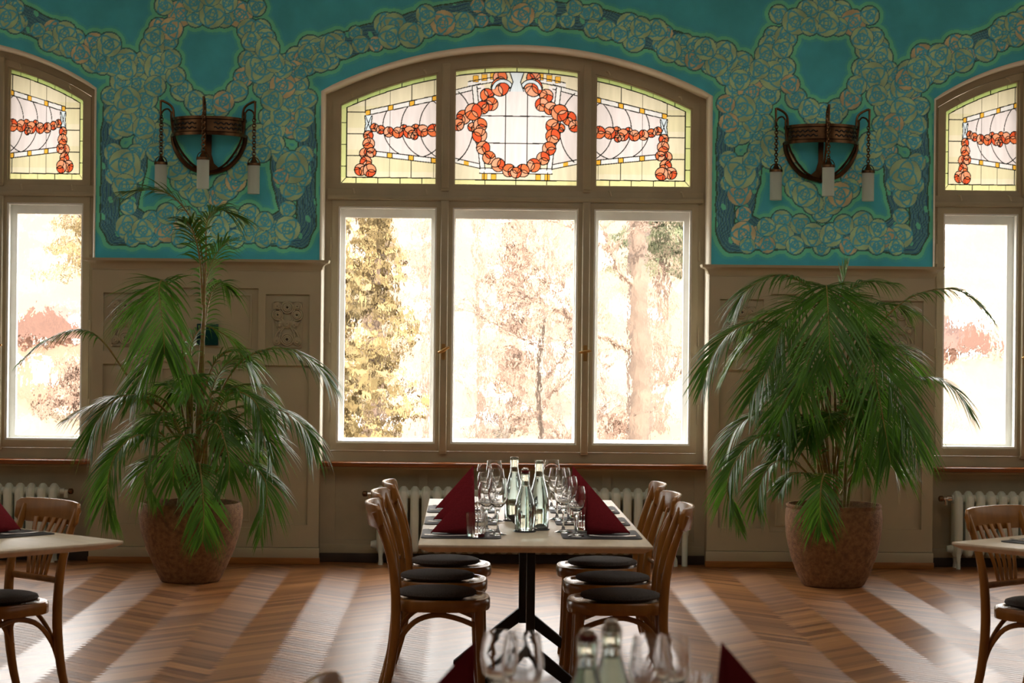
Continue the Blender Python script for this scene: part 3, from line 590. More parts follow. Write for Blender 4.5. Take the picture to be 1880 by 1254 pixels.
# ------------------------------------------------------------------ radiators
def radiator(x0, n, label, valve, pipe=None):
    pitch = .0775; yb, yf = 13.90, 13.755; r = thing('radiator', label, 'radiator', (x0, 0, 0), group=None)
    prof = []
    for i in range(9): a = math.pi*i/8; prof.append((yf+.03-.03*math.cos(0)*0, 0))
    m = MB(); zc0, zc1 = .11, .50
    side = [(yf, zc0+.02), (yf, zc1-.02), (yf+.012, zc1+.008), (yf+.045, zc1+.026), ((yf+yb)/2, zc1+.042), (yb-.045, zc1+.026), (yb-.012, zc1+.008), (yb, zc1-.02), (yb, zc0+.02), (yb-.02, zc0-.02), (yb-.05, zc0-.035), (yf+.05, zc0-.035), (yf+.02, zc0-.02)]
    k = len(side); vs_ = []
    for x, q in ((-.029, .80), (-.013, 1), (.013, 1), (.029, .80)):
        cy_, cz_ = (yf+yb)/2, .30
        vs_ += [(x, cy_+(y-cy_)*q, cz_+(z-cz_)*(1-(1-q)*.35)) for y, z in side]
    m.add(vs_, [(i*k+j, i*k+(j+1) % k, (i+1)*k+(j+1) % k, (i+1)*k+j) for i in range(3) for j in range(k)]+[tuple(range(k)), tuple(range(4*k-1, 3*k-1, -1))])
    for z in (.135, .485): m.tube([(-pitch/2, (yf+yb)/2, z), (pitch/2, (yf+yb)/2, z)], .030, 12)
    first = m.build('radiator_section', M['radiator'], r, bevel=.004)
    for i in range(1, n):
        c = first.copy(); C.objects.link(c); c.parent = r; c.location = (i*pitch, 0, 0)
    for i in sorted({0, n//2, n-1}):
        m = MB()
        for y in (yf+.02, yb-.02): m.tube([(i*pitch, y, .10), (i*pitch, y-.004, .04), (i*pitch, y, 0)], [.018, .012, .016], 8)
        m.build('foot', M['radiator'], r)
    ym = (yf+yb)/2
    if valve:
        xe = -.04 if valve < 0 else (n-1)*pitch+.04; s_ = valve
        m = MB(); m.tube([(xe, ym, .485), (xe+s_*.03, ym, .485)], .022, 10); m.tube([(xe+s_*.03, ym, .485), (xe+s_*.055, ym, .485)], .013, 8); m.tube([(xe+s_*.04, ym, .485), (xe+s_*.04, ym, .44)], .014, 8)
        v = m.build('valve', M['steel'] if s_ < 0 else M['radiator'], r)
        m = MB(); m.tube([(xe+s_*.055, ym, .485), (xe+s_*.062, ym, .485), (xe+s_*.085, ym, .485), (xe+s_*.092, ym, .485)], [.012, .020, .020, .010], 10); m.build('knob', M['bronze'], v)
        m = MB(); m.tube([(xe-s_*.002, ym, .135), (xe+s_*.03, ym, .135)], [.03, .022], 10); m.build('plug', M['radiator'], r)
    if pipe:
        xe = (n-1)*pitch+.03
        m = MB(); m.tube(spline([(xe, ym, .36), (xe+.05, ym, .36), (xe+.115, ym, .335), (xe+.145, ym, .26), (xe+.145, ym, .12), (xe+.145, ym, 0)], 24), .021, 12); m.tube([(xe+.145, ym, .215), (xe+.145, ym, .255)], .027, 12)
        m.build('pipe', M['radiator'], r)
        m = MB(); m.tube(spline([(xe-.02, ym-.02, .10), (xe+.04, ym-.03, .095), (xe+.075, ym-.03, .05), (xe+.08, ym-.03, 0)], 14), .014, 10); m.build('pipe', M['radiator'], r)
    return r
radiator(-.915, 26, 'long pale ribbed radiator under the centre window behind the table', -1, True)
radiator(-4.80, 22, 'pale ribbed radiator under the left window behind a chair', 1)
radiator(3.10, 22, 'pale ribbed radiator under the right window with a valve on its left end', -1)

# ------------------------------------------------------------------ wall sconces
def sconce(xc, label, dxf):
    y = D-.002; r = thing('wall_sconce', label, 'wall lamp', (xc, y, 0)); RB = .250
    P = lambda a, rad, z: (rad*math.sin(a), -rad*math.cos(a)*.95, z)
    m = MB(); an = [math.radians(-90+180*i/28) for i in range(29)]
    prof = [(RB-.006, 2.935), (RB+.010, 2.935), (RB+.012, 2.955), (RB, 2.962), (RB, 3.040), (RB+.008, 3.046), (RB+.008, 3.064), (RB-.006, 3.064)]
    k = len(prof); vs_ = [P(a, q, z) for a in an for q, z in prof]
    m.add(vs_, [(i*k+j, i*k+(j+1) % k, (i+1)*k+(j+1) % k, (i+1)*k+j) for i in range(28) for j in range(k)]+[tuple(range(k)), tuple(range(28*k, 29*k))[::-1]])
    band = m.build('band', M['bronze'], r)
    for a0, a1 in ((-68, -14), (14, 68)):
        m = MB()
        for z in (2.985, 3.015):
            pts = [P(math.radians(a0+(a1-a0)*i/36), RB+.002, z+.006*math.sin(i*1.05)) for i in range(37)]; m.tube(pts, .0045, 6)
        m.build('wave_ornament', M['blackmetal'], band)
    # shield frame against the wall: two curved sides meeting in a tip, and a flared centre bar
    m = MB()
    for s_ in (-1, 1):
        pts = spline([(s_*.250, -.012, 2.95), (s_*.238, -.014, 2.88), (s_*.195, -.016, 2.795), (s_*.12, -.018, 2.725), (0, -.02, 2.69)], 20)
        m.tube(pts, .017, 8)
    m.prism([(-.018, 3.0), (-.018, 2.82), (-.035, 2.76), (-.085, 2.715), (0, 2.672), (.085, 2.715), (.035, 2.76), (.018, 2.82), (.018, 3.0)], -.022, -.004)
    m.build('shield_frame', M['bronze'], r, smooth=40)
    for a, zt in ((-76, 0), (0, 1), (74, 0)):
        a = math.radians(a); Q = lambda rad, z: P(a, rad, z)
        m = MB(); m.tube(spline([Q(.03, 2.705), Q(.12, 2.755), Q(.20, 2.85), Q(.245, 2.95), Q(.262, 3.06), Q(.262, 3.11)], 22), .0075, 8)
        m.tube(spline([Q(.244, 3.0), Q(.248, 3.11), Q(.268, 3.15), Q(.312, 3.175), Q(.335, 3.180)], 16), .0085, 8)
        m.tube([Q(.335, 3.183), Q(.335, 3.05)], [.009, .005], 8)
        m.tube(spline([Q(.262, 3.10), Q(.285, 3.125), Q(.315, 3.115), Q(.33, 3.09)], 12), .006, 8)
        arm = m.build('arm', M['bronze'], r)
        cx_, cy_, _z = Q(.330, 0); m = MB(); zz = 3.085
        drop = .0 if zt == 0 else .015
        i = 0
        while zz > 2.80+drop:
            h = .026; q = [(math.cos(t)*.0085, math.sin(t)*h/2) for t in [2*math.pi*u/10 for u in range(11)]]
            m.tube([(cx_+(u*1.3 if i % 2 else u*.5), cy_+(u*.5 if i % 2 else u*1.3), zz-h/2+v) for u, v in q], .0040, 5, cap=False); zz -= h*.74; i += 1
        m.build('chain', M['bronze'], arm)
        zc = 2.752+drop; m = MB()
        m.lathe([(.006, .055), (.010, .045), (.016, .030), (.026, .012), (.046, .006), (.047, -.010), (.043, -.012)], 20, cx_, cy_, zc)
        m.tube([(cx_+.040*math.cos(t), cy_, zc+.004+.042*math.sin(t)) for t in [math.pi*u/12 for u in range(13)]], .0032, 6)
        m.build('lamp_cap', M['bronze'], arm)
        m = MB(); m.lathe([(.0405, 0), (.0415, -.005), (.0415, -.198), (.0385, -.200), (.0380, -.005)], 28, cx_, cy_, zc-.006, close=True); m.build('lamp_shade', M['frosted'], arm)
        m = MB(); m.lathe([(.0, -.10), (.012, -.095), (.017, -.08), (.014, -.055), (.009, -.04), (.009, -.01)], 14, cx_, cy_, zc); m.build('bulb', M['glass'], arm)
    return r
sconce(-2.125, 'bronze wall lamp with three hanging white glass tubes left of the centre window', 0)
sconce(2.112, 'bronze wall lamp with three hanging white glass tubes right of the centre window', 0)

# ------------------------------------------------------------------ potted palms
def frond(parent, pts, L, n, mt, seed, droop=.5, wide=1.0, lift=.15, start=.16):
    rs = random.Random(seed); S = spline(pts, 40); m = MB()
    m.tube(S, [.0085*(1-.8*i/40) for i in range(41)], 6, mi=0)
    ch = (S[-1]-S[0]); hz = Vector((ch.x, ch.y, 0))
    if hz.length < .05: hz = Vector((0, -1, 0))
    n = int(n*1.0); b = hz.normalized().cross(Vector((0, 0, 1))).normalized()
    for i in range(n):
        t = start+(1-start)*(i+.5)/n; k = min(39, int(t*40)); u = t*40-k; p = S[k].lerp(S[k+1], u); T = (S[k+1]-S[k]).normalized()
        u_ = (t-start)/(1-start); ll = L*(.45+.75*math.sin(math.pi*min(1, .12+u_*.86))**.8)*rs.uniform(.85, 1.1)*(1 if u_ < .85 else .75)
        for s_ in (-1, 1):
            a = math.radians(52-26*u_+rs.uniform(-7, 7))
            N = b.cross(T)*-1
            if N.z < 0: N = -N
            d = (b*s_*math.sin(a)+T*math.cos(a)+N*(lift+rs.uniform(-.08, .08))).normalized()
            wv = (T-d*T.dot(d)).normalized()
            dr = droop*rs.uniform(.7, 1.3); wmax = .0050*wide*rs.uniform(.8, 1.1)
            vs_ = []; K = 6
            nn = d.cross(wv).normalized()
            for q in range(K+1):
                f = q/K; c = p+d*ll*f*(1-.12*dr*f)-Vector((0, 0, 1))*ll*dr*f*f*.75; wd = wmax*(.35+1.0*math.sin(math.pi*min(1, f*.9+.12)))*(1-f**4)
                vs_ += [c+wv*wd, c-nn*wd*.25, c-wv*wd]
            m.add(vs_, [(q*3+e, q*3+e+1, (q+1)*3+e+1, (q+1)*3+e) for q in range(K) for e in (0, 1)], 1)
    return m.build('frond', [M['cane'], M[mt]], parent, smooth=60)
def palm(loc, prof, label, fronds, canes, yb, seed):
    r = thing('potted_palm', label, 'plant', loc); inv = Vector(loc)
    pot = MB().lathe(prof, 56).build('pot', M['terracotta'], r, smooth=50)
    rt = max(z for _, z in prof)
    m = MB(); m.lathe([(prof[-4][0]+.0, rt-.05), (.12, rt-.035), (0, rt-.03)], 32); m.build('soil', M['soil'], r)
    rs = random.Random(seed)
    for (bx, by, pts) in canes:
        P = [Vector((bx, by, rt-.05))]+[at(x, y, yb+dy)-inv for x, y, dy in pts]; S = spline(P, 24)
        m = MB(); m.tube(S, [(.013-.006*i/24)*(1.18 if i % 4 == 0 else 1) for i in range(25)], 8); m.build('cane', M['cane'], r)
    for i, f in enumerate(fronds):
        pts, L, n, mt, dr = f[:5]; kw = f[5] if len(f) > 5 else {}
        frond(r, [at(x, y, yb+dy)-inv for x, y, dy in pts], L, n, mt, seed*100+i, dr, **kw)
    # inner young fronds filling the middle
    for i in range(16):
        a = rs.uniform(0, 6.28); z0 = rt+rs.uniform(.0, .55); ln = rs.uniform(.30, .55); c, s2 = math.cos(a), math.sin(a)*.7; up = rs.uniform(.25, .6)
        P = [(c*.04, s2*.04, z0), (c*ln*.35, s2*ln*.35, z0+up*.65), (c*ln*.75, s2*ln*.75, z0+up*.8), (c*ln, s2*ln, z0+up*.55)]
        frond(r, P, rs.uniform(.16, .26), 26, rs.choice(['leaf', 'leaf', 'leaf_light']), seed*100+60+i, .6, start=.3)
    return r
LP = (-2.085, 12.78, 0)
potL = [(.0, 0), (.178, 0), (.190, .012), (.225, .08), (.278, .20), (.314, .32), (.330, .41), (.330, .46), (.322, .494), (.316, .505), (.30, .503), (.296, .47), (.29, .40)]
g, y_, lt = 'leaf', 'leaf_yellow', 'leaf_light'
fl = [
 ([(374, 600, 0), (372, 480, 0), (350, 400, -.05), (300, 352, -.1), (225, 352, -.15)], .30, 34, g, .55, dict(start=.40)),
 ([(375, 560, 0), (378, 470, 0), (380, 410, .05), (400, 385, .1), (440, 400, .15)], .28, 34, g, .65, dict(start=.30)),
 ([(372, 600, .0), (378, 520, .05), (395, 470, .1), (420, 440, .15)], .30, 24, g, .7, dict(start=.2)),
 ([(372, 560, 0), (366, 470, -.02), (352, 420, -.1), (335, 400, -.2)], .26, 24, g, .7, dict(start=.25)),
 ([(350, 760, -.02), (330, 600, -.1), (305, 520, -.25), (292, 530, -.42), (300, 610, -.5), (302, 650, -.5)], .36, 44, g, .5, dict(start=.38, wide=1.15)),
 ([(345, 720, 0), (325, 590, 0), (290, 540, .05), (250, 570, .1)], .34, 30, g, .7, dict(start=.4)),
 ([(345, 830, 0), (250, 712, -.1), (190, 628, -.2), (145, 606, -.25), (85, 625, -.25), (36, 665, -.25)], .20, 44, g, .75, dict(start=.42)),
 ([(385, 800, 0), (410, 710, -.1), (455, 655, -.2), (520, 640, -.25), (575, 665, -.3), (614, 712, -.3)], .25, 48, g, .75, dict(start=.28)),
 ([(385, 820, 0), (430, 770, -.2), (480, 748, -.3), (530, 760, -.35), (562, 790, -.4), (573, 826, -.4)], .23, 44, g, .8, dict(start=.25)),
 ([(345, 820, 0), (300, 750, -.15), (235, 728, -.3), (175, 742, -.35), (118, 772, -.4)], .22, 40, y_, .6, dict(start=.3)),
 ([(350, 830, 0), (290, 740, -.2), (225, 728, -.4), (180, 770, -.5), (165, 812, -.5)], .26, 44, g, .7, dict(start=.25)),
 ([(345, 880, 0), (300, 815, -.25), (250, 800, -.45), (210, 840, -.55), (196, 905, -.55), (200, 958, -.55)], .24, 46, g, .55, dict(start=.22, wide=1.1)),
 ([(370, 880, 0), (430, 850, -.2), (470, 860, -.35), (490, 900, -.4), (478, 985, -.4)], .22, 44, g, .7, dict(start=.25)),
 ([(370, 890, 0), (420, 810, -.1), (455, 790, -.2), (490, 800, -.3), (500, 850, -.3)], .24, 36, g, .7, dict(start=.2)),
 ([(360, 900, -.05), (364, 850, -.3), (370, 880, -.45), (374, 940, -.48), (372, 992, -.48)], .22, 32, g, .45, dict(start=.3)),
 ([(350, 780, 0), (330, 670, -.1), (300, 640, -.2), (265, 680, -.3), (240, 740, -.3)], .28, 36, g, .6, dict(start=.25)),
 ([(345, 900, 0), (320, 850, -.2), (285, 840, -.3), (265, 880, -.35), (285, 925, -.35)], .2, 30, lt, .6),
 ([(375, 760, 0), (400, 690, .1), (430, 660, .15), (470, 670, .2)], .26, 30, lt, .7),
 ([(380, 880, 0), (400, 760, -.2), (430, 720, -.3), (470, 740, -.4), (485, 800, -.4)], .26, 36, g, .7, dict(start=.3)),
 ([(350, 900, 0), (330, 790, -.2), (300, 760, -.35), (270, 800, -.4)], .26, 30, g, .7, dict(start=.3)),
 ([(365, 900, 0), (380, 800, -.25), (400, 780, -.4), (420, 840, -.45), (420, 880, -.45)], .24, 32, g, .6, dict(start=.3)),
 ([(355, 900, 0), (350, 820, -.25), (335, 800, -.4), (320, 850, -.45), (318, 890, -.45)], .24, 32, g, .6, dict(start=.3)),
 ([(365, 900, .1), (400, 830, .25), (440, 810, .3), (470, 850, .3)], .26, 32, g, .7),
 ([(350, 900, .1), (300, 800, .25), (250, 790, .3), (215, 830, .3)], .26, 32, g, .7),
 ([(360, 700, 0), (350, 640, .0), (375, 600, .1), (420, 620, .2), (445, 650, .2)], .24, 26, g, .7),
 ([(372, 640, 0), (382, 560, .1), (400, 520, .2), (420, 530, .25)], .22, 22, g, .8),
]
cl = [(-.03, 0, [(368, 800, 0), (373, 640, 0), (376, 560, 0)]), (.05, .02, [(362, 780, 0), (372, 600, 0), (374, 590, 0)]), (-.08, -.03, [(345, 820, -.02), (340, 700, -.05), (332, 610, -.08)]),
      (.02, -.06, [(350, 830, 0), (345, 740, 0), (348, 690, 0)]), (.09, 0, [(378, 840, 0), (382, 780, 0), (390, 730, -.05)]), (0, .06, [(360, 850, .05), (362, 720, .05), (362, 690, .02)]), (-.05, .05, [(350, 860, .05), (352, 760, .05), (345, 700, .03)])]
palm(LP, potL, 'tall arching palm in a brown clay pot left of the centre window', fl, cl, 12.78, 1)
RP = (2.045, 12.80, 0)
potR = [(.0, 0), (.185, 0), (.20, .012), (.235, .08), (.275, .19), (.302, .31), (.312, .42), (.308, .485), (.300, .500), (.306, .512), (.304, .525), (.290, .525), (.282, .48), (.28, .41)]
fr = [
 ([(1520, 760, 0), (1518, 600, -.1), (1516, 535, -.3), (1518, 530, -.5), (1522, 600, -.62), (1525, 690, -.65)], .40, 50, g, .45, dict(start=.40, wide=1.2)),
 ([(1520, 700, 0), (1510, 580, -.05), (1480, 525, -.1), (1430, 505, -.15), (1375, 530, -.2), (1352, 570, -.2)], .25, 44, g, .75, dict(start=.32)),
 ([(1505, 740, 0), (1470, 640, -.15), (1410, 592, -.3), (1350, 605, -.4), (1310, 650, -.45), (1290, 712, -.45)], .27, 52, g, .6, dict(start=.25)),
 ([(1500, 720, 0), (1470, 620, 0), (1420, 600, .05), (1370, 630, .1), (1330, 690, .1)], .28, 40, g, .65, dict(start=.28)),
 ([(1560, 740, 0), (1600, 620, -.05), (1665, 550, -.15), (1740, 530, -.2), (1785, 548, -.25), (1815, 578, -.25)], .22, 46, g, .65, dict(start=.35)),
 ([(1560, 800, 0), (1620, 720, -.2), (1690, 693, -.3), (1745, 708, -.4), (1785, 765, -.4)], .23, 40, g, .7, dict(start=.3)),
 ([(1540, 760, 0), (1570, 660, -.2), (1610, 640, -.4), (1645, 700, -.5), (1668, 770, -.55), (1688, 835, -.55)], .34, 50, g, .55, dict(start=.22, wide=1.15)),
 ([(1540, 760, 0), (1560, 640, -.25), (1585, 610, -.45), (1605, 680, -.6), (1625, 790, -.6), (1635, 850, -.6)], .36, 46, g, .5, dict(start=.28, wide=1.1)),
 ([(1505, 850, 0), (1450, 770, -.15), (1395, 758, -.25), (1350, 790, -.3), (1328, 850, -.3)], .22, 40, lt, .65, dict(start=.3)),
 ([(1505, 880, 0), (1450, 810, -.3), (1400, 800, -.45), (1355, 840, -.5), (1335, 900, -.5), (1358, 972, -.5)], .21, 50, g, .6, dict(start=.25, wide=1.15)),
 ([(1505, 895, 0), (1460, 850, -.25), (1420, 850, -.35), (1395, 890, -.4), (1390, 935, -.4)], .2, 36, lt, .65, dict(start=.25)),
 ([(1520, 900, -.1), (1515, 870, -.35), (1508, 890, -.48), (1506, 930, -.5), (1508, 972, -.5)], .21, 32, g, .45, dict(start=.25)),
 ([(1525, 640, 0), (1540, 560, 0), (1548, 520, 0), (1556, 490, 0)], .2, 14, g, .2, dict(start=.45)),
 ([(1525, 640, 0), (1545, 560, .05), (1580, 520, .1), (1640, 520, .15)], .28, 30, g, .7, dict(start=.28)),
 ([(1530, 700, 0), (1570, 600, .05), (1620, 560, .1), (1670, 570, .15)], .28, 34, g, .7, dict(start=.3)),
 ([(1500, 760, 0), (1480, 660, -.2), (1440, 640, -.35), (1400, 690, -.45), (1375, 740, -.45)], .28, 40, g, .6, dict(start=.25)),
 ([(1520, 820, 0), (1500, 740, -.25), (1470, 700, -.4), (1440, 740, -.5), (1430, 790, -.5)], .26, 36, g, .6, dict(start=.25)),
 ([(1535, 820, 0), (1560, 740, -.25), (1595, 720, -.4), (1620, 770, -.5), (1630, 820, -.5)], .28, 36, g, .6, dict(start=.25)),
 ([(1525, 780, 0), (1520, 660, -.25), (1500, 620, -.45), (1480, 680, -.6), (1470, 740, -.6)], .32, 40, g, .55, dict(start=.3)),
 ([(1530, 880, 0), (1540, 790, -.2), (1560, 770, -.35), (1580, 820, -.4), (1585, 870, -.4)], .22, 30, g, .6, dict(start=.25)),
 ([(1515, 890, 0), (1490, 800, -.1), (1460, 790, -.2), (1430, 830, -.3)], .24, 30, g, .7),
 ([(1540, 760, .1), (1600, 660, .2), (1650, 640, .25), (1690, 690, .3)], .28, 34, g, .7),
 ([(1520, 720, .1), (1460, 590, .2), (1400, 580, .25), (1360, 640, .3)], .28, 34, g, .7),
 ([(1560, 840, 0), (1610, 770, .05), (1650, 770, .05), (1690, 830, .05)], .26, 32, g, .7),
 ([(1525, 700, 0), (1520, 590, -.15), (1540, 545, -.3), (1580, 570, -.45), (1600, 640, -.5)], .34, 40, g, .55, dict(start=.3)),
 ([(1520, 700, 0), (1505, 590, -.15), (1480, 550, -.3), (1440, 590, -.4), (1420, 660, -.45)], .34, 40, g, .55, dict(start=.3)),
 ([(1500, 840, 0), (1480, 770, -.1), (1440, 760, -.2), (1410, 790, -.25)], .2, 26, g, .7),
 ([(1505, 900, 0), (1480, 870, -.2), (1450, 875, -.3), (1430, 905, -.35)], .16, 24, g, .7),
 ([(1550, 880, 0), (1590, 820, -.1), (1630, 830, -.2), (1650, 880, -.2)], .2, 26, y_, .7),
]
cr = [(-.02, 0, [(1518, 820, 0), (1516, 720, 0), (1518, 640, -.02)]), (.06, -.04, [(1553, 830, -.03), (1556, 760, -.03), (1562, 700, -.03)]), (-.08, 0, [(1500, 830, 0), (1492, 760, 0), (1488, 690, 0)]), (.03, .05, [(1535, 820, .05), (1532, 700, .03), (1530, 640, .02)]),
      (.0, -.07, [(1515, 850, -.05), (1505, 780, -.05), (1500, 730, -.05)]), (.09, .03, [(1565, 850, .03), (1572, 780, .02), (1575, 720, 0)]), (-.05, .06, [(1505, 860, .05), (1508, 770, .05), (1510, 700, .03)])]
palm(RP, potR, 'dense bushy palm in a brown clay pot right of the centre window', fr, cr, 12.80, 2)

# ------------------------------------------------------------------ tables
def table(name_label, loc, rz, lx, ly, peds, cat='table'):
    t = thing('dining_table', name_label, cat, loc, rz)
    m = MB(); hx, hy = lx/2, ly/2
    m.add([(-hx, -hy, .75), (hx, -hy, .75), (hx, hy, .75), (-hx, hy, .75), (-hx, -hy, .738), (hx, -hy, .738), (hx, hy, .738), (-hx, hy, .738),
           (-hx+.035, -hy+.035, .718), (hx-.035, -hy+.035, .718), (hx-.035, hy-.035, .718), (-hx+.035, hy-.035, .718)],
          [(0, 1, 2, 3), (11, 10, 9, 8)]+[(i+4, (i+1) % 4+4, (i+1) % 4, i) for i in range(4)]+[(i+8, (i+1) % 4+8, (i+1) % 4+4, i+4) for i in range(4)])
    m.build('tabletop', M['tabletop'], t, bevel=.003)
    for (px, py) in peds:
        m = MB(); m.box(px-.018, px+.018, py-.03, py+.03, .20, .70); m.box(px-.025, px+.025, py-.25, py+.25, .695, .719); m.build('column', M['blackmetal'], t, bevel=.003)
        for s_ in (-1, 1):
            m = MB(); m.prism([(px+s_*.018, .27), (px+s_*.018, .20), (px+s_*.29, .0), (px+s_*.33, .0), (px+s_*.33, .012)], py-.025, py+.025); m.build('foot', M['blackmetal'], t, bevel=.003)
    return t
TX = -.05
table('long pale wooden table on black legs, set for six in front of the centre window', (TX, 8.965, 0), 0, .925, 2.29, [(0, -.56), (0, .62)])
table('pale wooden table nearest the camera, below the foreground glasses', (TX, 3.25, 0), 0, .925, 2.3, [(0, -.6), (0, .6)])
a1 = math.radians(-133.5); d1 = Vector((math.cos(a1), math.sin(a1), 0)); d2 = Vector((math.cos(a1+math.radians(-90)), math.sin(a1+math.radians(-90)), 0))
LC = Vector((-1.674, 7.882, 0)); c_ = LC+d1*.62+d2*.46
table('pale wooden table at the left edge, one pointed corner in view', c_, a1, 1.24, .92, [(0, 0)])
b1 = math.radians(-50); e1 = Vector((math.cos(b1), math.sin(b1), 0)); e2 = Vector((math.cos(b1+math.radians(90)), math.sin(b1+math.radians(90)), 0))
RC = Vector((1.66, 8.10, 0)); c2 = RC+e1*.62+e2*.46
table('pale wooden table at the right edge, one pointed corner in view', c2, b1, 1.24, .92, [(0, 0)])

# ------------------------------------------------------------------ chairs (front is +x)
def make_chair(label):
    t = thing('dining_chair', label, 'chair'); w_ = M['chair']
    def seat_out(k, n=40):
        pts = []
        for i in range(n):
            a = 2*math.pi*i/n; ca, sa = math.cos(a), math.sin(a); e = 2.7 if ca > 0 else 3.4
            rr_ = (abs(ca)**e+abs(sa)**e)**(-1/e); wd = .205+.012*ca
            pts.append((rr_*ca*.205*k, rr_*sa*wd*k))
        return pts
    m = MB(); o_, i_ = seat_out(1), seat_out(.86); n = len(o_)
    vs_ = []
    for (P, z) in ((seat_out(.985), .415), (o_, .422), (o_, .456), (seat_out(.97), .464), (seat_out(.88), .464), (seat_out(.84), .456), (seat_out(.5), .454)): vs_ += [(x, y, z) for x, y in P]
    m.add(vs_, [(r*n+j, r*n+(j+1) % n, (r+1)*n+(j+1) % n, (r+1)*n+j) for r in range(6) for j in range(n)]+[tuple(range(6*n, 7*n)), tuple(range(n-1, -1, -1))]); m.build('seat', w_, t, smooth=45)
    for s_ in (-1, 1):
        m = MB(); m.tube(spline([(.150, s_*.150, .42), (.156, s_*.156, .30), (.163, s_*.163, .14), (.175, s_*.172, .0)], 10), [.019, .0195, .0195, .019, .0185, .018, .0175, .017, .0165, .016, .0155], 12); m.build('leg', w_, t)
        m = MB(); m.tube(spline([(-.265, s_*.185, .0), (-.222, s_*.180, .16), (-.200, s_*.178, .32), (-.198, s_*.178, .46), (-.212, s_*.180, .60), (-.250, s_*.184, .74), (-.288, s_*.186, .835)], 24), [.0155+.005*math.sin(math.pi*min(1, i/20)) for i in range(25)], 12); m.build('back_leg', w_, t)
        m = MB(); m.tube(spline([(-.215, s_*.168, .20), (-.185, s_*.160, .29), (-.12, s_*.156, .37), (-.03, s_*.154, .40), (.06, s_*.152, .385), (.150, s_*.150, .35)], 20), .0095, 8, ell=(1.2, .9)); m.build('brace', w_, t)
    m = MB(); m.tube(spline([(-.208, -.17, .22), (-.19, -.145, .32), (-.18, -.07, .395), (-.18, 0, .405), (-.18, .07, .395), (-.19, .145, .32), (-.208, .17, .22)], 20), .0095, 8); m.build('brace', w_, t)
    m = MB(); m.tube(spline([(.158, -.158, .30), (.14, -.11, .375), (.13, 0, .405), (.14, .11, .375), (.158, .158, .30)], 18), .0095, 8); m.build('brace', w_, t)
    # bent top rail
    m = MB(); K = 24; vs_ = []
    for i in range(K+1):
        u = -1+2*i/K; y = u*.222; x = -.318+.055*u*u; h = .050*(1-.10*u**6); z = .815
        ed = 1 if 0 < i < K else .72
        lean = .16
        for (dx, dz) in ((-.008, -h*ed), (.008, -h*ed), (.008, h*ed), (-.008, h*ed)): vs_.append((x+dx-dz*lean, y, z+dz))
    m.add(vs_, [(i*4+j, i*4+(j+1) % 4, (i+1)*4+(j+1) % 4, (i+1)*4+j) for i in range(K) for j in range(4)]+[(0, 1, 2, 3), (K*4+3, K*4+2, K*4+1, K*4)]); m.build('top_rail', w_, t, bevel=.004)
    m = MB(); m.tube([(-.208, -.182, .545), (-.215, 0, .545), (-.208, .182, .545)], .011, 8, ell=(1.3, .8)); m.build('lower_rail', w_, t)
    for i in range(5):
        u = (i-2)/2; m = MB(); P = spline([(-.214, u*.060, .548), (-.232, u*.075, .64), (-.262, u*.092, .72), (-.305+.02*u*u, u*.105, .79)], 10); vs_ = []
        for j, p in enumerate(P): wd = .0085+.004*(j/10); vs_ += [(p.x-.0045, p.y-wd, p.z), (p.x+.0045, p.y-wd, p.z), (p.x+.0045, p.y+wd, p.z), (p.x-.0045, p.y+wd, p.z)]
        m.add(vs_, [(a*4+b, a*4+(b+1) % 4, (a+1)*4+(b+1) % 4, (a+1)*4+b) for a in range(10) for b in range(4)]+[(3, 2, 1, 0), (40, 41, 42, 43)]); m.build('slat', w_, t, bevel=.002)
    return t
def make_cushion(label):
    m = MB(); m.lathe([(0, 0), (.145, 0), (.163, .004), (.171, .012), (.167, .022), (.150, .028), (.08, .031), (0, .031)], 40)
    o = m.build('seat_cushion', M['felt'], smooth=60); return tag(o, label, 'cushion', None)
spots = [(-.425, 8.52, .04, 'left', 'nearest'), (-.430, 9.13, -.03, 'left', 'middle'), (-.405, 9.74, .02, 'left', 'farthest'),
         (.312, 8.46, math.pi-.05, 'right', 'nearest'), (.325, 9.09, math.pi+.03, 'right', 'middle'), (.322, 9.73, math.pi-.02, 'right', 'farthest')]
extra = [(-2.27, 8.225, a1, 'bentwood chair with fanned back slats at the left edge table', 'round dark felt pad on the chair at the left edge table'),
         (2.12, 8.27, b1, 'bentwood chair with fanned back slats at the right edge table', 'round dark felt pad on the chair at the right edge table'),
         (-.315, 3.96, .02, 'blurred chair back at the bottom edge, left of the foreground glasses', 'felt pad on the blurred chair left of the foreground glasses'),
         (.178, 3.84, math.pi, 'blurred chair back at the bottom edge, right of the foreground glasses', 'felt pad on the blurred chair right of the foreground glasses')]
allc = [(x, y, rz, '%s of the three brown bentwood chairs on the %s side of the centre table' % (pos, side), 'round dark felt pad on the %s chair on the %s side of the centre table' % (pos, side), 'chairs at the centre table') for x, y, rz, side, pos in spots]+[(*e, None) for e in extra]
c0 = k0 = None
for (x, y, rz, l1, l2, gp) in allc:
    if c0 is None: c0 = make_chair(l1); k0 = make_cushion(l2); c, k = c0, k0; c.location = (x, y, 0); c.rotation_euler = (0, 0, rz)
    else: c = dup(c0, (x, y, 0), rz, l1); k = dup(k0, (x, y, .463), rz, l2)
    k.location = (x-.022*math.cos(rz), y-.022*math.sin(rz), .4645)
    for q, gg in ((c, gp), (k, gp and 'felt pads on the centre table chairs')):
        if gg: q['group'] = gg
        elif 'group' in q: del q['group']

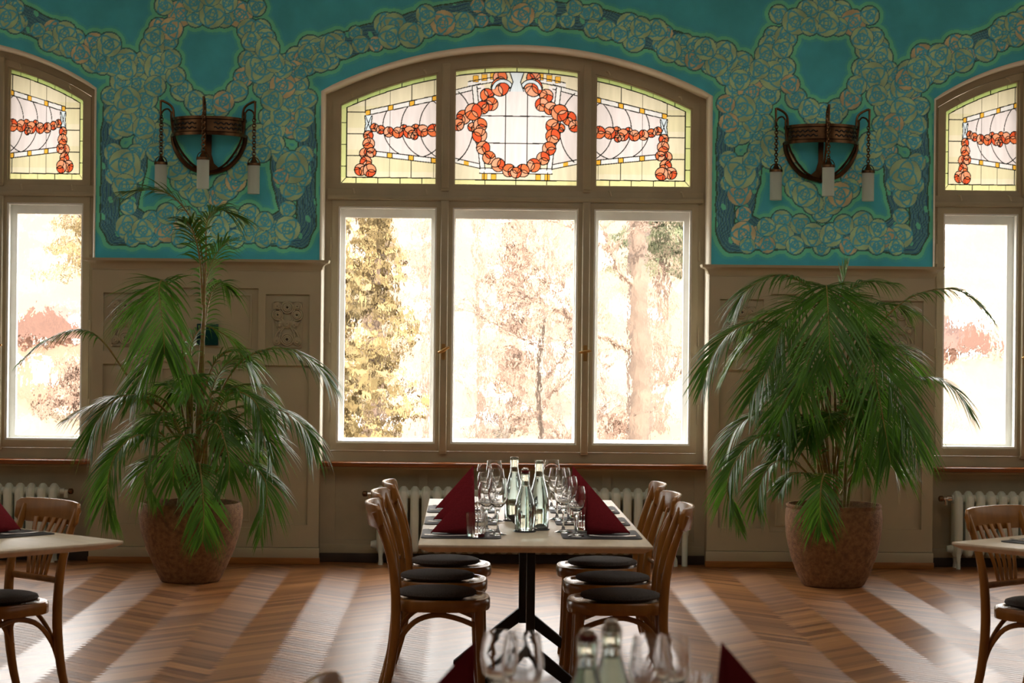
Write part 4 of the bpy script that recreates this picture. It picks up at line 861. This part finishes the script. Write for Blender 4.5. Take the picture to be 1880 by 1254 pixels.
# ------------------------------------------------------------------ tableware
ZT = .7502
def wineglass(h, rb, name='wine_glass'):
    zb = h*.47; ro = rb*.80
    out = [(0.0, .0), (rb*.88, .0), (rb*.90, .002), (rb*.55, .006), (.008, .012), (.0045, .03), (.0042, zb-.025), (.008, zb-.008), (rb*.45, zb+.006), (rb*.82, zb+.022), (rb*.98, zb+.048), (rb, zb+.062), (rb*.93, zb+.090), (ro, h)]
    inn = [(ro-.0014, h), (rb*.93-.0014, zb+.090), (rb-.0014, zb+.062), (rb*.98-.0016, zb+.049), (rb*.80, zb+.024), (rb*.42, zb+.010), (.0, zb+.006)]
    return MB().lathe(out+inn, 40).build(name, M['glass'], smooth=60)
def tumbler():
    fl_ = lambda q, z: 1+.030*math.cos(18*q)*(1 if z > .008 else 0)
    m = MB(); m.lathe([(0, 0), (.035, 0), (.0375, .004), (.0395, .05), (.0425, .098)]+[(.0405, .098), (.0372, .05), (.0345, .016), (0, .013)], 108, flute=fl_); return m.build('tumbler', M['glass'], smooth=60)
def carafe(h, label, stopper):
    t = thing('water_bottle', label, 'bottle'); k = h/.255
    out = [(0, .0), (.039, .0), (.0425, .005), (.0430, .085*k), (.0420, .105*k), (.0365, .135*k), (.0270, .165*k), (.0205, .188*k), (.0180, .205*k), (.0170, .222*k), (.0185, .226*k), (.0185, .244*k), (.0175, .248*k)]
    inn = [(.0145, .248*k), (.0143, .222*k), (.0155, .205*k), (.0178, .188*k), (.0242, .165*k), (.0337, .135*k), (.0391, .105*k), (.0400, .085*k), (.0395, .010), (0, .008)]
    MB().lathe(out+inn, 40).build('bottle_body', M['bottleglass'], t, smooth=60)
    MB().lathe([(0, .0085), (.0392, .0108), (.0396, .085*k), (.0387, .105*k), (.0333, .135*k), (.0238, .165*k), (.0174, .188*k), (0, .188*k)], 40).build('water', M['water'], t, smooth=60)
    if stopper:
        MB().lathe([(0, .240*k), (.0142, .240*k), (.0142, .2485*k), (.0175, .2495*k), (.018, .253*k), (.0, .2535*k)], 20).build('seal', M['red'], t)
        MB().lathe([(0, .2536*k), (.0145, .2537*k), (.0150, .258*k), (.011, .264*k), (0, .265*k)], 20).build('stopper', M['steel'], t)
        MB().tube(spline([(.0172, 0, .205*k), (.0195, 0, .225*k), (.0185, 0, .25*k), (.0, 0, .2655*k), (-.0185, 0, .25*k), (-.0195, 0, .225*k), (-.0172, 0, .205*k)], 24), .0011, 6).build('wire_clasp', M['steel'], t)
    return t
def napkin():
    m = MB()
    ap = Vector((.052, 0, .205)); tl = Vector((-.125, 0, .004)); 
    for layer, (w_, sh) in enumerate(((.075, 0), (.060, .010))):
        K = 12
        for s_ in (-1, 1):
            b = Vector((.058-sh, s_*w_, .003)); rows = []
            for i in range(K+1):
                f = i/K; ridge = tl.lerp(ap, f)-Vector((0, 0, sh*.6)); base = tl.lerp(b, f)
                rows.append([ridge.lerp(base, g_/5)+Vector((0, s_*.010*math.sin(math.pi*g_/5)*f, 0)) for g_ in range(6)])
            vs_ = [p for r in rows for p in r]; m.add(vs_, [(i*6+j, i*6+j+1, (i+1)*6+j+1, (i+1)*6+j) for i in range(K) for j in range(5)])
    o = m.build('napkin', M['napkin'], smooth=30); md = o.modifiers.new('thickness', 'SOLIDIFY'); md.thickness = .0022; md.offset = 0; return o
def placemat():
    pts = []
    for cx_, cy_, a0 in ((.135, .165, 0), (-.135, .165, 90), (-.135, -.165, 180), (.135, -.165, 270)):
        pts += [(cx_+.028*math.cos(math.radians(a0+15*i)), cy_+.028*math.sin(math.radians(a0+15*i))) for i in range(7)]
    return MB().slab(pts, 0, .0042).build('placemat', M['slate'], bevel=.001)
def cutlery(kind):
    if kind == 'fork':
        pts = [(-.095, .0105), (-.06, .0095), (.0, .004), (.035, .005), (.05, .012), (.095, .0125)]; poly = [(x, -w_) for x, w_ in pts]
        tin = []
        for i in range(4): c = -.0105+i*.007; tin += [(.096, c-.0022), (.098, c), (.096, c+.0022), (.062, c+.0030)] if i < 3 else [(.096, c-.0022), (.098, c), (.096, c+.0022)]
        poly = [(x, -w_) for x, w_ in pts[:-1]]+tin+[(x, w_) for x, w_ in reversed(pts[:-1])]
    else:
        poly = [(-.105, -.009), (-.02, -.007), (-.01, -.008), (.09, -.011), (.108, -.002), (.105, .008), (-.01, .008), (-.02, .007), (-.105, .009)]
    m = MB(); n = len(poly); z = lambda x: .0002+.006*max(0, -.02-x)/.085*.6+.004*max(0, x-.02)/.08
    vs_ = [(x, y, z(x)) for x, y in poly]+[(x, y, z(x)+.0028) for x, y in poly]
    m.add(vs_, [tuple(range(n-1, -1, -1)), tuple(range(n, 2*n))]+[(i, (i+1) % n, (i+1) % n+n, i+n) for i in range(n)]); return m.build(kind, M['steel'], bevel=.0008, seg=1)
proto = {}
def item(key, fn, loc, rz, label, cat, group=None):
    if key not in proto:
        o = fn(); proto[key] = o; o.location = loc; o.rotation_euler = (0, 0, rz)
    else: o = dup(proto[key], loc, rz, label)
    tag(o, label, cat, group)
    if not group and 'group' in o: del o['group']
    return o
ZM = ZT+.0050
def setting(mx, my, rz, where, names, group, jit=0):
    """mx,my = middle of the mat; local +x points into the table"""
    def L(u, v): return (mx+u*math.cos(rz)-v*math.sin(rz), my+u*math.sin(rz)+v*math.cos(rz))
    G = lambda s_: group and s_+' '+group
    if 'm' in names: item('mat', placemat, (mx, my, ZT), rz, 'dark grey placemat %s' % where, 'placemat', G('placemats'))
    if 'n' in names: item('nap', napkin, (*L(.0, -.01), ZM), rz+jit, 'wine-red napkin standing folded %s' % where, 'napkin', G('napkins'))
    if 'k' in names: item('knife', lambda: cutlery('knife'), (*L(-.045, -.125), ZM), rz, 'steel knife lying on the placemat %s' % where, 'knife', G('knives'))
    if 'f' in names: item('fork', lambda: cutlery('fork'), (*L(-.045, .125), ZM), rz, 'steel fork lying on the placemat %s' % where, 'fork', G('forks'))
    if 'A' in names: item('wineA', lambda: wineglass(.232, .041), (*L(.150, -.055+jit), ZM), rz, 'taller wine glass %s' % where, 'wine glass', G('tall wine glasses'))
    if 'B' in names: item('wineB', lambda: wineglass(.205, .038), (*L(.105, .105+jit), ZM), rz, 'shorter wine glass %s' % where, 'wine glass', G('short wine glasses'))
    if 't' in names: item('tum', tumbler, (*L(.062, -.150), ZM), rz, 'ribbed water tumbler %s' % where, 'tumbler', G('tumblers'))
for i, pos in enumerate(('nearest', 'middle', 'farthest')):
    yc = 8.255+i*.605
    setting(-.345, yc, 0, 'at the %s left seat of the centre table' % pos, 'mnkfABt', 'on the centre table', .01*i)
    setting(.232, yc+.02, math.pi, 'at the %s right seat of the centre table' % pos, 'mnkfABt', 'on the centre table', .01*i)
setting(-2.235, 8.135, a1, 'on the left edge table', 'mnkf', None)
setting(2.11, 8.12, b1, 'on the right edge table', 'mkf', None)
setting(-.345, 4.0, 0, 'at the far left seat of the foreground table', 'mkf', None)
setting(.245, 4.0, math.pi, 'at the far right seat of the foreground table', 'mkf', None)
item('nap', napkin, (-.358, 3.91, ZM), 0, 'blurred wine-red napkin left of the foreground glasses', 'napkin')
item('nap', napkin, (.235, 3.93, ZM), math.pi, 'blurred wine-red napkin right of the foreground bottles and glasses', 'napkin')
for key, x, y, z, l in (('wineA', -.213, 3.85, ZM, 'large blurred wine glass, foremost left of the foreground bottles'), ('wineB', -.255, 4.05, ZM, 'blurred shorter wine glass partly behind the large foreground glass, beside the napkin'),
        ('wineA', .035, 3.86, ZT, 'blurred wine glass right beside the two foreground bottles'), ('wineB', .095, 4.02, ZM, 'blurred wine glass second to the right of the foreground bottles')):
    item(key, None, (x, y, z), 0, l, 'wine glass')
item('tum', tumbler, (.155, 4.19, ZM), 0, 'blurred ribbed tumbler beside the right foreground napkin', 'tumbler')
def coaster(): return MB().lathe([(0, 0), (.046, 0), (.048, .002), (.046, .004), (0, .004)], 32).build('coaster', M['slate'])
for key, h, st_, x, y, l in (('b1', .255, 1, -.078, 8.39, 'water bottle with red sealed stopper standing in front of the other two'), ('b2', .300, 0, -.016, 8.485, 'tall open water bottle standing right behind the stoppered one'),
        ('b3', .290, 0, -.112, 8.90, 'open water bottle standing farthest back on the centre table')):
    o = carafe(h, l, st_); o.location = (x, y, ZT+.0045); o['group'] = 'water bottles on the centre table'
    q = item('coast', coaster, (x, y, ZT), 0, 'round dark coaster under the %s' % l.split(' standing')[0], 'coaster')
o = carafe(.245, 'blurred foreground water bottle with red stopper, left of the two', 1); o.location = (-.092, 3.79, ZT)
o = carafe(.245, 'blurred foreground water bottle, right of the two', 1); o.location = (-.036, 3.92, ZT)
for c in kids(o):
    if c.name.startswith('seal'): c.data.materials[0] = M['steel']
o = MB().lathe([(0, 0), (.045, 0), (.06, .01), (.090, .045), (.086, .045), (.056, .013), (0, .006)], 4).build('serving_dish', M['slate'], bevel=.002); o.location = (-.06, 8.68, ZT); tag(o, 'small dark square dish behind the bottles on the centre table', 'dish')

# ------------------------------------------------------------------ outside: snowy slope, trees and houses
nx2, ny2 = 70, 60; vs_ = []
rs = random.Random(11)
def hz(x, y): return -1.6+max(0, y-40)*.07+max(0, y-80)*.30+.5*math.sin(x*.23+y*.11)+.35*math.sin(x*.51-y*.37)+.15*math.sin(x*1.3+y*.9)
for j in range(ny2+1):
    for i in range(nx2+1): x = -45+90*i/nx2; y = 14.6+115*(j/ny2)**1.4; vs_.append((x, y, hz(x, y)))
m = MB().add(vs_, [(j*(nx2+1)+i, j*(nx2+1)+i+1, (j+1)*(nx2+1)+i+1, (j+1)*(nx2+1)+i) for j in range(ny2) for i in range(nx2)])
struct(m.build('ground_outside', M['terrain'], smooth=180), 'snowy slope with dry grass outside the windows')
def branches(m, p, d, L, r, depth, rs, up=.1):
    pts = [p]; q = p.copy(); dd = d.copy(); K = 5
    for i in range(K):
        dd = (dd+Vector((rs.uniform(-.28, .28), rs.uniform(-.28, .28), rs.uniform(-.2, .25)+up*.3))).normalized(); q = q+dd*L/K; pts.append(q.copy())
        if depth > 0 and i > 0:
            for _ in range(2):
                nd = (dd*.5+Vector((rs.uniform(-1, 1), rs.uniform(-1, 1), rs.uniform(-.3, .8)))).normalized(); branches(m, q, nd, L*rs.uniform(.45, .7), r*.5, depth-1, rs, up)
    m.tube(pts, [r*(1-.75*i/K) for i in range(K+1)], 5 if depth < 2 else 8)
def bare_tree(x, y, h, r, label, seed, mt='twig', depth=3):
    rs = random.Random(seed); t = thing('bare_tree', label, 'tree', (x, y, hz(x, y)-.2)); m = MB(); m.tube([(0, 0, 0), (.05, 0, h*.4), (-.05, 0, h*.8), (0, .05, h)], [r, r*.85, r*.6, r*.3], 10); m.build('trunk', M['bark'], t)
    m = MB()
    for i in range(9):
        z = h*(.18+.8*i/9); a = rs.uniform(0, 6.28); branches(m, Vector((0, 0, z)), Vector((math.cos(a), math.sin(a)*.6, .35)), h*.20, r*.28, depth-1, rs)
    m.build('branches', M[mt], t); return t
def leafy(name, x, y, h, w_, mt, label, seed, n=3000, lo=.1, s_=.09):
    rs = random.Random(seed); t = thing(name, label, 'shrub' if mt == 'twig' else 'tree', (x, y, hz(x, y)-.2)); MB().tube([(0, 0, 0), (.03, 0, h*.5), (0, 0, h)], [.16, .11, .03], 8).build('trunk', M['bark'], t)
    m = MB()
    for i in range(n):
        f = rs.random()**.8; z = h*(lo+(1-lo)*f); rad = w_*(1-f*.85)*math.sqrt(rs.random())*(.75+.25*math.sin(f*40)); a = rs.uniform(0, 6.28); c = Vector((rad*math.cos(a), rad*math.sin(a), z-.15*rad))
        u = Vector((rs.gauss(0, 1), rs.gauss(0, 1), rs.gauss(0, 1)-.4)).normalized()*s_*rs.uniform(.6, 1.6); v = u.cross(Vector((rs.gauss(0, 1), rs.gauss(0, 1), rs.gauss(0, 1)))).normalized()*s_*.35
        m.add([c-u, c+v, c+u, c-v], [(0, 1, 2, 3)])
    m.build('foliage' if mt != 'twig' else 'twigs', M[mt], t, smooth=0); return t
leafy('larch_tree', -1.95, 21.0, 5.5, 1.5, 'larch', 'yellow-needled tree outside the left pane of the centre window', 1, 5200, .02)
leafy('larch_tree', -1.55, 26.5, 5.6, 1.1, 'larch', 'smaller yellow-green tree just right of the bigger one, outside the left pane', 2, 2900, .02)
leafy('fir_tree', 4.3, 50.0, 9.0, 1.6, 'fir', 'green fir on the slope outside the upper right pane of the centre window', 3, 3600, .45, .16)
leafy('larch_tree', -13.2, 66.0, 9.5, 2.2, 'larch', 'yellowish tree above the house outside the left window', 4, 3600, .45, .16)
bare_tree(1.50, 22.0, 7.5, .15, 'thick bare trunk outside the right pane of the centre window', 5)
bare_tree(.35, 18.0, 3.4, .035, 'low bare branching tree outside the middle pane of the centre window', 6)
bare_tree(-.15, 32.0, 7.0, .06, 'thin bare tree farther up the slope outside the middle pane', 7)
bare_tree(1.1, 37.0, 8.0, .07, 'far bare tree on the slope between the middle and right panes', 8)
bare_tree(2.75, 27.0, 5.0, .05, 'thin bare tree right of the thick trunk outside the right pane', 9)
bare_tree(8.0, 34.0, 3.2, .04, 'low bare tree outside the right window', 10)
bare_tree(-1.2, 44.0, 8.0, .08, 'far bare tree on the slope between the left and middle panes', 12)
for x, y, h, w_, l, sd in ((-.75, 40, 1.7, .8, 'brown leafless shrub low outside the middle pane, left of its thin tree', 21), (.9, 55, 5.2, 1.2, 'tall pale brown thicket behind the thin tree outside the middle pane', 22), (2.6, 40, 2.6, 1.3, 'brown shrub behind the thick trunk outside the right pane', 23),
        (-3.6, 46, 4.2, 1.2, 'brown thicket between the two yellow trees outside the left pane', 24), (10.6, 58, 2.4, 2.2, 'low brown shrub outside the right window below the small house', 25), (-10.6, 50, 1.7, 1.6, 'low brown shrub outside the left window below the pink house', 26), (1.3, 72, 6.0, 2.2, 'far brown thicket on the slope behind the middle pane trees', 27)):
    leafy('bare_shrub', x, y, h, w_, 'twig', l, sd, 620, .0, .20)
def house(x, y, z, w_, d, h, rh, label, rz=0):
    t = thing('house', label, 'house', (x, y, z), rz); MB().box(-w_/2, w_/2, -d/2, d/2, 0, h).build('wall', M['housewall'], t)
    m = MB(); m.prism([(-w_/2-.3, h-.1), (w_/2+.3, h-.1), (0, h+rh)], -d/2-.3, d/2+.3); m.build('roof', M['roof'], t)
    for i in range(3):
        for k in range(2): f = MB().box(-w_/2+w_*(i+.5)/3-.22, -w_/2+w_*(i+.5)/3+.22, -d/2-.03, -d/2+.02, .5+k*1.3, 1.3+k*1.3).build('window', M['white'], t)
    return t
hp = at(70, 600, 60); house(hp.x, 60.0, -.4, 3.2, 4, 2.0, .85, 'pink house with brown roof outside the left window')
hp = at(1780, 600, 75); house(hp.x, 75.0, .5, 2.0, 3, 1.0, 1.2, 'small house with brown gable outside the right window', .5)
